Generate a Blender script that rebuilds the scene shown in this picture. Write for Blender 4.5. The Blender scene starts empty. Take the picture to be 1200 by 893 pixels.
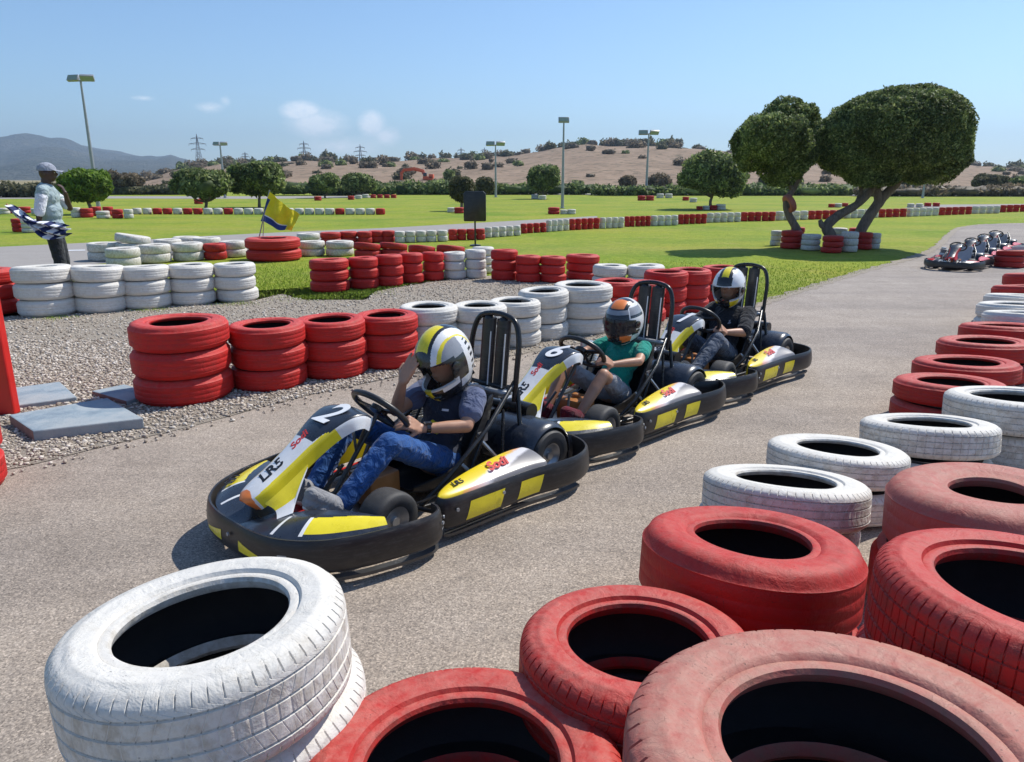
import bpy, bmesh, math, random
import numpy as np
from mathutils import Vector, Matrix, Euler, noise
random.seed(7); rng=np.random.default_rng(7)
PI=math.pi
sc=bpy.context.scene
col=sc.collection
def R(a): return math.radians(a)
# ------------------------------------------------------------------ materials
def nodes(name):
    m=bpy.data.materials.new(name); m.use_nodes=True
    nt=m.node_tree; b=nt.nodes['Principled BSDF']
    return m,nt,b
def N(nt,t,**kw):
    n=nt.nodes.new(t)
    for k,v in kw.items():
        if k in n.inputs: n.inputs[k].default_value=v
        else: setattr(n,k,v)
    return n
def L(nt,a,b): nt.links.new(a,b)
def mixc(nt,fac,c1,c2,blend='MIX'):
    m=nt.nodes.new('ShaderNodeMix'); m.data_type='RGBA'; m.blend_type=blend
    for i,v in ((0,fac),(6,c1),(7,c2)):
        if isinstance(v,(int,float)): m.inputs[i].default_value=v
        elif isinstance(v,tuple): m.inputs[i].default_value=(*v,1) if len(v)==3 else v
        else: nt.links.new(v,m.inputs[i])
    return m.outputs[2]
def ramp(nt,src,stops):
    r=nt.nodes.new('ShaderNodeValToRGB'); e=r.color_ramp.elements
    while len(e)<len(stops): e.new(.5)
    for i,(p,c) in enumerate(stops):
        e[i].position=p; e[i].color=(c,c,c,1) if isinstance(c,(int,float)) else (*c,1)
    nt.links.new(src,r.inputs[0]); return r.outputs[0]
def noise_n(nt,vec,scale,detail=4,rough=.6,dist=0):
    n=N(nt,'ShaderNodeTexNoise'); n.inputs['Scale'].default_value=scale; n.inputs['Detail'].default_value=detail
    n.inputs['Roughness'].default_value=rough; n.inputs['Distortion'].default_value=dist
    if vec is not None: L(nt,vec,n.inputs['Vector'])
    return n.outputs['Fac']
def bump(nt,b,h,strength=.3,dist=.01):
    n=N(nt,'ShaderNodeBump'); n.inputs['Strength'].default_value=strength; n.inputs['Distance'].default_value=dist
    L(nt,h,n.inputs['Height']); L(nt,n.outputs[0],b.inputs['Normal']); return n
def simple(name,c,rough=.5,metal=0,var=.12,scale=14,bs=.15,bd=.003,coat=0):
    """a plain paint / plastic / metal with slight mottling and fine bumps"""
    m,nt,b=nodes(name); tc=N(nt,'ShaderNodeTexCoord').outputs['Object']
    f=noise_n(nt,tc,scale,5)
    f2=ramp(nt,f,[(.3,0),(.7,1)])
    L(nt,mixc(nt,f2,tuple(x*(1-var) for x in c),tuple(min(1,x*(1+var)) for x in c)),b.inputs['Base Color'])
    b.inputs['Metallic'].default_value=metal
    L(nt,ramp(nt,f,[(.3,max(0,rough-.08)),(.7,min(1,rough+.08))]),b.inputs['Roughness'])
    if coat: b.inputs['Coat Weight'].default_value=coat; b.inputs['Coat Roughness'].default_value=.12
    bump(nt,b,noise_n(nt,tc,scale*12,3),bs,bd)
    return m
def tyre_paint(name,c,c2,dust,dirt,chip):
    m,nt,b=nodes(name)
    tcn=N(nt,'ShaderNodeTexCoord'); tc=tcn.outputs['Object']; geo=N(nt,'ShaderNodeNewGeometry')
    oi=N(nt,'ShaderNodeObjectInfo')
    add=N(nt,'ShaderNodeVectorMath'); add.operation='ADD'; L(nt,tc,add.inputs[0])
    sc_=N(nt,'ShaderNodeVectorMath'); sc_.operation='SCALE'; L(nt,oi.outputs['Location'],sc_.inputs[0]); sc_.inputs['Scale'].default_value=3.7
    L(nt,sc_.outputs[0],add.inputs[1]); v=add.outputs[0]
    big=noise_n(nt,v,5,5,.6); mid=noise_n(nt,v,28,5,.65); fine=noise_n(nt,v,140,4,.7)
    base=mixc(nt,ramp(nt,big,[(.3,0),(.7,1)]),c,c2)
    # dusty film and sky sheen painted into the colour of upward faces, patchy
    sx=N(nt,'ShaderNodeSeparateXYZ'); L(nt,geo.outputs['Normal'],sx.inputs[0])
    up=ramp(nt,sx.outputs['Z'],[(.35,0),(.95,1)])
    mm=N(nt,'ShaderNodeMath',operation='MULTIPLY'); L(nt,up,mm.inputs[0]); L(nt,ramp(nt,mid,[(.32,.12),(.62,1)]),mm.inputs[1])
    rv=N(nt,'ShaderNodeMath',operation='MULTIPLY_ADD'); L(nt,oi.outputs['Random'],rv.inputs[0]); rv.inputs[1].default_value=.5; rv.inputs[2].default_value=.45
    m2=N(nt,'ShaderNodeMath',operation='MULTIPLY'); L(nt,mm.outputs[0],m2.inputs[0]); L(nt,rv.outputs[0],m2.inputs[1])
    base=mixc(nt,m2.outputs[0],base,dust)
    # grime streaks
    g=ramp(nt,noise_n(nt,v,9,8,.75,.6),[(.52,0),(.75,.55)])
    base=mixc(nt,g,base,dirt)
    # chipped paint
    ch=N(nt,'ShaderNodeMath',operation='MULTIPLY'); L(nt,ramp(nt,fine,[(.63,0),(.68,1)]),ch.inputs[0]); L(nt,ramp(nt,big,[(.5,0),(.62,1)]),ch.inputs[1])
    base=mixc(nt,ch.outputs[0],base,chip)
    # paint rubbed off the raised edges
    pt=ramp(nt,geo.outputs['Pointiness'],[(.515,0),(.56,1)]); pe=N(nt,'ShaderNodeMath',operation='MULTIPLY'); L(nt,pt,pe.inputs[0]); L(nt,ramp(nt,mid,[(.42,0),(.6,.75)]),pe.inputs[1])
    base=mixc(nt,pe.outputs[0],base,dirt)
    pv=ramp(nt,geo.outputs['Pointiness'],[(.43,.6),(.475,0)]); base=mixc(nt,pv,base,chip)  # grooves and creases painted darker by pointiness
    # fine cracks in the old paint
    vo=N(nt,'ShaderNodeTexVoronoi',feature='DISTANCE_TO_EDGE'); vo.inputs['Scale'].default_value=80; 
    wv=N(nt,'ShaderNodeVectorMath'); wv.operation='ADD'; L(nt,v,wv.inputs[0]); 
    nn=N(nt,'ShaderNodeTexNoise'); nn.inputs['Scale'].default_value=30; L(nt,v,nn.inputs['Vector'])
    s2=N(nt,'ShaderNodeVectorMath'); s2.operation='SCALE'; s2.inputs['Scale'].default_value=.04; L(nt,nn.outputs['Color'],s2.inputs[0]); L(nt,s2.outputs[0],wv.inputs[1])
    L(nt,wv.outputs[0],vo.inputs['Vector'])
    cr=N(nt,'ShaderNodeMath',operation='MULTIPLY'); L(nt,ramp(nt,vo.outputs['Distance'],[(.0,.8),(.022,0)]),cr.inputs[0]); L(nt,ramp(nt,mid,[(.53,0),(.66,.5)]),cr.inputs[1])
    base=mixc(nt,cr.outputs[0],base,chip)
    L(nt,base,b.inputs['Base Color']); b.inputs['Roughness'].default_value=.62
    b.inputs['Specular IOR Level'].default_value=.35
    hs=N(nt,'ShaderNodeMath',operation='SUBTRACT'); L(nt,mixc(nt,.35,mid,fine),hs.inputs[0]); L(nt,cr.outputs[0],hs.inputs[1])
    bp=bump(nt,b,hs.outputs[0],.55,.005)
    b2=N(nt,'ShaderNodeBump'); b2.inputs['Strength'].default_value=.55; b2.inputs['Distance'].default_value=.012; L(nt,noise_n(nt,v,13,4,.6,.8),b2.inputs['Height']); L(nt,b2.outputs[0],bp.inputs['Normal'])
    return m
M={}
M['red']=tyre_paint('red_tyre_paint',(.47,.012,.010),(.56,.020,.015),(.60,.12,.10),(.24,.03,.022),(.06,.02,.018))
M['dusty']=tyre_paint('dusty_red_tyre_paint',(.40,.011,.009),(.48,.022,.017),(.51,.145,.115),(.20,.04,.03),(.05,.025,.022))
M['white']=tyre_paint('white_tyre_paint',(.63,.605,.56),(.69,.66,.61),(.70,.67,.60),(.45,.40,.33),(.16,.15,.14))
M['faded']=tyre_paint('faded_tyre_paint',(.38,.075,.06),(.42,.13,.10),(.46,.25,.19),(.30,.14,.10),(.08,.05,.04))
M['rubber']=simple('rubber',(.028,.025,.025),.75,var=.3,scale=20,bs=.4)
M['kart_rubber']=simple('kart_tyre_rubber',(.045,.043,.042),.62,var=.25,scale=30,bs=.4)
def scuffed(name,c,c2):
    m,nt,b=nodes(name); tc=N(nt,'ShaderNodeTexCoord').outputs['Object']
    mp=N(nt,'ShaderNodeMapping'); mp.inputs['Scale'].default_value=(9,9,70); L(nt,tc,mp.inputs['Vector'])
    s1=noise_n(nt,mp.outputs[0],1.3,8,.75,.5); d=noise_n(nt,tc,7,6,.7)
    k=N(nt,'ShaderNodeMath',operation='MULTIPLY'); L(nt,ramp(nt,s1,[(.50,0),(.72,1)]),k.inputs[0]); L(nt,ramp(nt,d,[(.35,.15),(.65,1)]),k.inputs[1])
    base=mixc(nt,k.outputs[0],c,c2)
    base=mixc(nt,ramp(nt,noise_n(nt,tc,3.3,7,.7),[(.5,0),(.75,.45)]),base,(.10,.085,.07))
    L(nt,base,b.inputs['Base Color']); L(nt,ramp(nt,k.outputs[0],[(0,.36),(1,.7)]),b.inputs['Roughness']); bump(nt,b,s1,.25,.002); return m
M['black_plastic']=scuffed('black_plastic',(.018,.017,.018),(.085,.08,.078))
M['black_paint']=simple('black_tube_paint',(.012,.012,.013),.3,var=.3)
M['grey_metal']=simple('grey_metal',(.45,.45,.45),.35,.8)
M['galv']=simple('galvanised_steel',(.36,.37,.38),.5,.5)
M['yellow']=simple('yellow_plastic',(.80,.66,.02),.3,var=.08,coat=.4)
M['white_plastic']=simple('white_plastic',(.75,.75,.75),.3,var=.06,coat=.4)
M['navy']=simple('dark_navy_plastic',(.022,.028,.042),.3,var=.2,coat=.3)
M['orange']=simple('orange_plastic',(.80,.22,.05),.35,var=.15)
M['red_plastic']=simple('red_plastic',(.55,.02,.02),.35)
M['black_ink']=simple('black_decal',(.012,.012,.014),.4)
M['red_ink']=simple('red_decal',(.6,.03,.02),.4)
M['white_ink']=simple('white_decal',(.82,.82,.82),.4,var=.04)
M['tank']=simple('amber_tank_plastic',(.42,.17,.05),.35)
M['skin']=simple('tan_skin',(.46,.24,.15),.5,var=.12,scale=18,bs=.1)
M['dark_skin']=simple('dark_brown_skin',(.075,.038,.024),.5,var=.15,scale=18,bs=.1)
def cloth(name,c,var=.18,scale=7,fold=.9):
    m,nt,b=nodes(name); tc=N(nt,'ShaderNodeTexCoord').outputs['Object']
    f=noise_n(nt,tc,scale,4,.55,.8)
    L(nt,mixc(nt,ramp(nt,f,[(.3,0),(.7,1)]),tuple(x*(1-var) for x in c),tuple(min(1,x*(1+var)) for x in c)),b.inputs['Base Color'])
    b.inputs['Roughness'].default_value=.9; b.inputs['Specular IOR Level'].default_value=.2
    b.inputs['Sheen Weight'].default_value=.15
    n1=N(nt,'ShaderNodeBump'); n1.inputs['Strength'].default_value=.35; n1.inputs['Distance'].default_value=.001; L(nt,noise_n(nt,tc,300,2),n1.inputs['Height'])
    n2=N(nt,'ShaderNodeBump'); n2.inputs['Strength'].default_value=fold; n2.inputs['Distance'].default_value=.03; L(nt,noise_n(nt,tc,scale*1.6,3,.5,1.5),n2.inputs['Height'])
    L(nt,n1.outputs[0],n2.inputs['Normal']); L(nt,n2.outputs[0],b.inputs['Normal'])
    return m
M['denim']=cloth('blue_denim',(.026,.09,.27),.22,9,1.0)
M['grey_denim']=cloth('grey_denim',(.10,.12,.16),.3,9)
M['grey_shorts']=cloth('pale_grey_fabric',(.32,.32,.34))
M['navy_tee']=cloth('navy_fabric',(.03,.035,.055))
M['sleeve_blue']=cloth('slate_blue_fabric',(.11,.13,.21))
M['teal']=cloth('teal_fabric',(.01,.25,.19))
M['black_cloth']=cloth('black_fabric',(.016,.017,.022))
M['charcoal_cloth']=cloth('charcoal_fabric',(.03,.032,.04))
M['sage']=cloth('sage_grey_fabric',(.34,.42,.44))
M['white_cloth']=cloth('white_fabric',(.74,.75,.79),.06)
M['cap_grey']=cloth('grey_cap_fabric',(.34,.36,.42))
M['flag_yellow']=cloth('yellow_flag_fabric',(.80,.66,.03),.1,4)
M['flag_blue']=cloth('blue_flag_fabric',(.03,.06,.22),.1,4)
M['maroon']=cloth('maroon_canvas',(.13,.012,.025))
M['shoe_grey']=cloth('grey_canvas',(.30,.30,.31))
# ------------------------------------------------------------------ mesh builder
class MB:
    def __init__(s): s.v=[]; s.f=[]; s.m=[]
    def add(s,vs,fs,mi=0):
        o=len(s.v); s.v+= [tuple(v) for v in vs]
        s.f+=[tuple(i+o for i in f) for f in fs]; s.m+= ([mi]*len(fs) if isinstance(mi,int) else list(mi))
    def box(s,c,d,rot=None,mi=0):
        M3=(rot.to_matrix() if isinstance(rot,Euler) else rot) if rot is not None else Matrix.Identity(3)
        vs=[Vector(c)+M3@Vector((x*d[0]/2,y*d[1]/2,z*d[2]/2)) for x in(-1,1) for y in(-1,1) for z in(-1,1)]
        s.add(vs,[(0,1,3,2),(4,6,7,5),(0,4,5,1),(2,3,7,6),(0,2,6,4),(1,5,7,3)],mi)
    def tube(s,pts,r,n=8,mi=0,closed=False):
        pts=[Vector(p) for p in pts]; k=len(pts); rr=r if isinstance(r,(list,tuple)) else [r]*k
        vs=[]; fs=[]; up=None
        for i,p in enumerate(pts):
            if closed: t=(pts[(i+1)%k]-pts[i-1])
            else: t=(pts[min(i+1,k-1)]-pts[max(i-1,0)])
            t.normalize()
            if up is None: up=Vector((0,0,1)) if abs(t.z)<.9 else Vector((1,0,0))
            a=t.cross(up); a.normalize(); b_=a.cross(t); up=b_
            for j in range(n):
                th=2*PI*j/n; vs.append(p+(a*math.cos(th)+b_*math.sin(th))*rr[i])
        for i in range(k if closed else k-1):
            for j in range(n):
                a0=i*n+j; a1=i*n+(j+1)%n; b0=((i+1)%k)*n+j; b1=((i+1)%k)*n+(j+1)%n
                fs.append((a0,a1,b1,b0))
        if not closed: fs.append(tuple(range(n-1,-1,-1))); fs.append(tuple((k-1)*n+j for j in range(n)))
        s.add(vs,fs,mi)
    def revolve(s,prof,n=32,c=(0,0,0),axis='z',mi=0,closed=False,angs=None,a0=0,a1=2*PI):
        """prof: [(r,h)]"""
        full=abs(a1-a0-2*PI)<1e-6
        A=angs if angs is not None else [a0+(a1-a0)*i/(n if full else n-1) for i in range(n)]
        k=len(prof); vs=[]; fs=[]
        for a in A:
            ca,sa=math.cos(a),math.sin(a)
            for r,h in prof:
                p={'z':(r*ca,r*sa,h),'y':(r*ca,h,r*sa),'x':(h,r*ca,r*sa)}[axis]
                vs.append((p[0]+c[0],p[1]+c[1],p[2]+c[2]))
        n=len(A)
        for i in range(n if full else n-1):
            for j in range(k if closed else k-1):
                j2=(j+1)%k; i2=(i+1)%n
                fs.append((i*k+j,i2*k+j,i2*k+j2,i*k+j2))
        s.add(vs,fs,mi)
    def grid(s,fn,nu,nv,mi=0,flip=False,closeu=False):
        vs=[fn(i/(nu-1) if not closeu else i/nu,j/(nv-1)) for i in range(nu) for j in range(nv)]
        fs=[];ms=[]
        for i in range(nu if closeu else nu-1):
            for j in range(nv-1):
                i2=(i+1)%nu
                f=(i*nv+j,i2*nv+j,i2*nv+j+1,i*nv+j+1)
                fs.append(f[::-1] if flip else f)
                ms.append(mi((i+.5)/(nu-1 if not closeu else nu),(j+.5)/(nv-1)) if callable(mi) else mi)
        s.add(vs,fs,ms)
    def prism(s,poly,z0,z1,mi=0):
        n=len(poly); vs=[(x,y,z0) for x,y in poly]+[(x,y,z1) for x,y in poly]
        s.add(vs,[tuple(range(n-1,-1,-1)),tuple(range(n,2*n))]+[(i,(i+1)%n,n+(i+1)%n,n+i) for i in range(n)],mi)
    def xform(s,Mx): s.v=[tuple(Mx@Vector(v)) for v in s.v]
    def build(s,name,mats,parent=None,smooth=35,bevel=0,solid=0,recalc=False,sub=0):
        me=bpy.data.meshes.new(name); me.from_pydata(s.v,[],s.f)
        for m in (mats if isinstance(mats,(list,tuple)) else [mats]): me.materials.append(m)
        if len(me.materials)>1: me.polygons.foreach_set('material_index',s.m)
        me.update()
        o=bpy.data.objects.new(name,me); col.objects.link(o)
        if recalc or bevel:
            bm=bmesh.new(); bm.from_mesh(me); bmesh.ops.remove_doubles(bm,verts=bm.verts,dist=1e-5)
            bmesh.ops.recalc_face_normals(bm,faces=bm.faces)
            bm.to_mesh(me); bm.free()
        mods=False
        if solid:
            md=o.modifiers.new('s','SOLIDIFY'); md.thickness=solid; md.offset=-1; mods=True
        if bevel:
            md=o.modifiers.new('b','BEVEL'); md.width=bevel; md.segments=2; md.limit_method='ANGLE'; md.angle_limit=R(40); mods=True
        if sub:
            md=o.modifiers.new('u','SUBSURF'); md.levels=sub; md.render_levels=sub; mods=True
        if mods: bake(o)
        me=o.data
        if smooth:
            me.polygons.foreach_set('use_smooth',[True]*len(me.polygons)); me.set_sharp_from_angle(angle=R(smooth))
        if parent: o.parent=parent
        return o
def bake(o):
    dg=bpy.context.evaluated_depsgraph_get(); dg.update()
    me=bpy.data.meshes.new_from_object(o.evaluated_get(dg)); old=o.data; o.modifiers.clear(); o.data=me
    me.name=o.name; bpy.data.meshes.remove(old)
def tag(o,label=None,cat=None,group=None,kind=None):
    if label: o['label']=label
    if cat: o['category']=cat
    if group: o['group']=group
    if kind: o['kind']=kind
    return o
def empty(name,loc=(0,0,0),rz=0):
    o=bpy.data.objects.new(name,None); col.objects.link(o); o.location=loc; o.rotation_euler=(0,0,rz); o.empty_display_size=.1
    return o
def copy_tree(o,parent=None,label=None,group=None):
    c=o.copy(); col.objects.link(c); c.parent=parent
    for ch in list(o.children): copy_tree(ch,c)
    if label: c['label']=label
    if group: c['group']=group
    return c
def catmull(pts,n=6,closed=False):
    pts=[Vector(p) for p in pts]; k=len(pts); out=[]
    for i in range(k if closed else k-1):
        p0=pts[i-1] if (closed or i>0) else pts[0]; p1=pts[i]; p2=pts[(i+1)%k]; p3=pts[(i+2)%k] if (closed or i+2<k) else pts[-1]
        for j in range(n):
            t=j/n
            out.append(.5*((2*p1)+(-p0+p2)*t+(2*p0-5*p1+4*p2-p3)*t*t+(-p0+3*p1-3*p2+p3)*t**3))
    if not closed: out.append(pts[-1])
    return out
def interp(tab,t):
    """tab: list of tuples evenly spaced in t 0..1 (catmull sampled)"""
    k=len(tab)-1; x=min(max(t,0),1)*k; i=min(int(x),k-1); f=x-i
    g=lambda j:tab[min(max(j,0),k)]
    return [.5*((2*b)+(-a+c)*f+(2*a-5*b+4*c-d)*f*f+(-a+3*b-3*c+d)*f**3) for a,b,c,d in zip(g(i-1),g(i),g(i+1),g(i+2))]
def sweep(mb,path,prof,mi=0,caps=True,closed_prof=True):
    """path: plan points (x,y); prof: (outward offset, z). outward = right-hand normal of the travel direction"""
    n=len(path); k=len(prof); vs=[]; fs=[]
    for i in range(n):
        a=path[max(i-1,0)]; b=path[min(i+1,n-1)]; t=Vector((b[0]-a[0],b[1]-a[1])); t.normalize(); nx,ny=t.y,-t.x
        for o,z in prof: vs.append((path[i][0]+nx*o,path[i][1]+ny*o,z))
    for i in range(n-1):
        for j in range(k if closed_prof else k-1):
            j2=(j+1)%k; fs.append((i*k+j,i*k+j2,(i+1)*k+j2,(i+1)*k+j))
    if caps and closed_prof: fs.append(tuple(range(k-1,-1,-1))); fs.append(tuple((n-1)*k+j for j in range(k)))
    mb.add(vs,fs,mi)
def text_obj(txt,size,mat,parent,mx,name='logo',shear=.25,bold=.02,thick=.0012):
    cu=bpy.data.curves.new('t','FONT'); cu.body=txt; cu.size=size; cu.shear=shear; cu.offset=bold*size; cu.extrude=thick; cu.align_x='CENTER'; cu.align_y='CENTER'
    t=bpy.data.objects.new('t',cu); col.objects.link(t)
    dg=bpy.context.evaluated_depsgraph_get(); dg.update()
    me=bpy.data.meshes.new_from_object(t.evaluated_get(dg)); bpy.data.objects.remove(t); bpy.data.curves.remove(cu)
    me.transform(mx); me.materials.clear(); me.materials.append(mat); me.name=name
    o=bpy.data.objects.new(name,me); col.objects.link(o); o.parent=parent
    return o
def frame(o,xd,up):
    """matrix with x along xd, z along up"""
    x=Vector(xd).normalized(); z=Vector(up); z=(z-z.dot(x)*x).normalized(); y=z.cross(x)
    m=Matrix((x,y,z)).transposed().to_4x4(); m.translation=Vector(o); return m
# ------------------------------------------------------------------ organic bodies
def caps_body(segs,ell,vox,name,mat,parent,smooth_it=4,wrinkle=0,wscale=14):
    mb=MB()
    for p0,r0,p1,r1 in segs:
        p0=Vector(p0);p1=Vector(p1);ax=p1-p0; Ln=ax.length
        if Ln<1e-6: ax=Vector((0,0,1)); Ln=1e-4
        q=ax.to_track_quat('Z','Y').to_matrix()
        prof=[(r0*math.sin(a),-r0*math.cos(a)) for a in (0.02,PI/8,PI/4,3*PI/8,PI/2)]+[(r1*math.cos(a),Ln+r1*math.sin(a)) for a in (0,PI/8,PI/4,3*PI/8,PI/2-.02)]
        k=len(prof); n=14; vs=[p0+q@Vector((r*math.cos(2*PI*i/n),r*math.sin(2*PI*i/n),h)) for i in range(n) for r,h in prof]
        fs=[(i*k+j,((i+1)%n)*k+j,((i+1)%n)*k+j+1,i*k+j+1) for i in range(n) for j in range(k-1)]
        fs.append(tuple(i*k for i in range(n-1,-1,-1))); fs.append(tuple(i*k+k-1 for i in range(n)))
        mb.add(vs,fs)
    for c,rad,rot in ell:
        q=Euler([R(a) for a in rot]).to_matrix(); nu,nv=18,11
        vs=[];fs=[]
        for i in range(nu):
            for j in range(nv):
                ph=-PI/2+.03+(PI-.06)*j/(nv-1); th=2*PI*i/nu
                vs.append(Vector(c)+q@Vector((rad[0]*math.cos(ph)*math.cos(th),rad[1]*math.cos(ph)*math.sin(th),rad[2]*math.sin(ph))))
        fs=[(i*nv+j,((i+1)%nu)*nv+j,((i+1)%nu)*nv+j+1,i*nv+j+1) for i in range(nu) for j in range(nv-1)]
        fs.append(tuple(i*nv for i in range(nu-1,-1,-1))); fs.append(tuple(i*nv+nv-1 for i in range(nu)))
        mb.add(vs,fs)
    o=mb.build(name,mat,parent,smooth=0)
    md=o.modifiers.new('r','REMESH'); md.mode='VOXEL'; md.voxel_size=vox; md.use_smooth_shade=True
    md=o.modifiers.new('s','SMOOTH'); md.factor=.5; md.iterations=smooth_it
    bake(o); me=o.data
    if wrinkle:
        n=len(me.vertices); co=np.empty(n*3,dtype=np.float32); me.vertices.foreach_get('co',co); no=np.empty(n*3,dtype=np.float32); me.vertices.foreach_get('normal',no)
        co=co.reshape(-1,3); no=no.reshape(-1,3)
        d=np.array([noise.noise(Vector((v[0]*wscale,v[1]*wscale,v[2]*wscale*1.6)))+.5*noise.noise(Vector((v[0]*wscale*2.3,v[1]*wscale*2.3+5,v[2]*wscale*2.6))) for v in co.astype(float)])
        co=co+no*(d*wrinkle)[:,None]; me.vertices.foreach_set('co',co.ravel().astype(np.float32)); me.update()
    if not me.materials: me.materials.append(mat)
    me.polygons.foreach_set('use_smooth',[True]*len(me.polygons))
    return o
def hand(wrist,d,nrm,curl,side,s=1.0,spread=.12):
    """capsules of a hand: d = direction of the fingers, nrm = palm normal (the side the fingers curl to); side=+1 thumb to d x nrm"""
    w=Vector(wrist); d=Vector(d).normalized(); n=Vector(nrm); n=(n-n.dot(d)*d).normalized(); t=d.cross(n)*side
    out=[]; pw=.034*s; pl=.075*s
    for i in range(4):
        f=(i-1.5)/1.5
        base=w+d*pl+t*(-f*pw*.8)
        out.append((w+t*(-f*pw*.45)+d*.008,.015*s,base,.0115*s))
        ln=(.062,.072,.067,.052)[i]*s; r=(.0088,.009,.0085,.0075)[i]*s
        dd=(d+t*(-f*spread)).normalized(); p=base
        for k,(fr,cu) in enumerate(((.45,.35),(.32,.4),(.23,.25))):
            ang=curl*cu*(1+.12*i); q=Matrix.Rotation(0,3,'X')
            dd=(dd*math.cos(ang)+n*math.sin(ang)-0*t); 
            n2=(n*math.cos(ang)-d*0); dd.normalize()
            p2=p+dd*ln*fr; out.append((p,r*(1-.08*k),p2,r*(.94-.08*k))); p=p2
            # turn the bending plane with the finger
            ax=t; nn=Matrix.Rotation(0,3,'X')
    b=w+d*.022*s+t*pw*.75
    td=(d*.62+t*.72+n*(.2+curl*.25)).normalized(); p2=b+td*.036*s
    td2=(d*.9+t*.25+n*(.3+curl*.3)).normalized()
    out+= [(w+d*.01*s,.014*s,b,.0125*s),(b,.012*s,p2,.0102*s),(p2,.0098*s,p2+td2*.03*s,.008*s)]
    return out
HAZE_D=.5/1900
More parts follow.
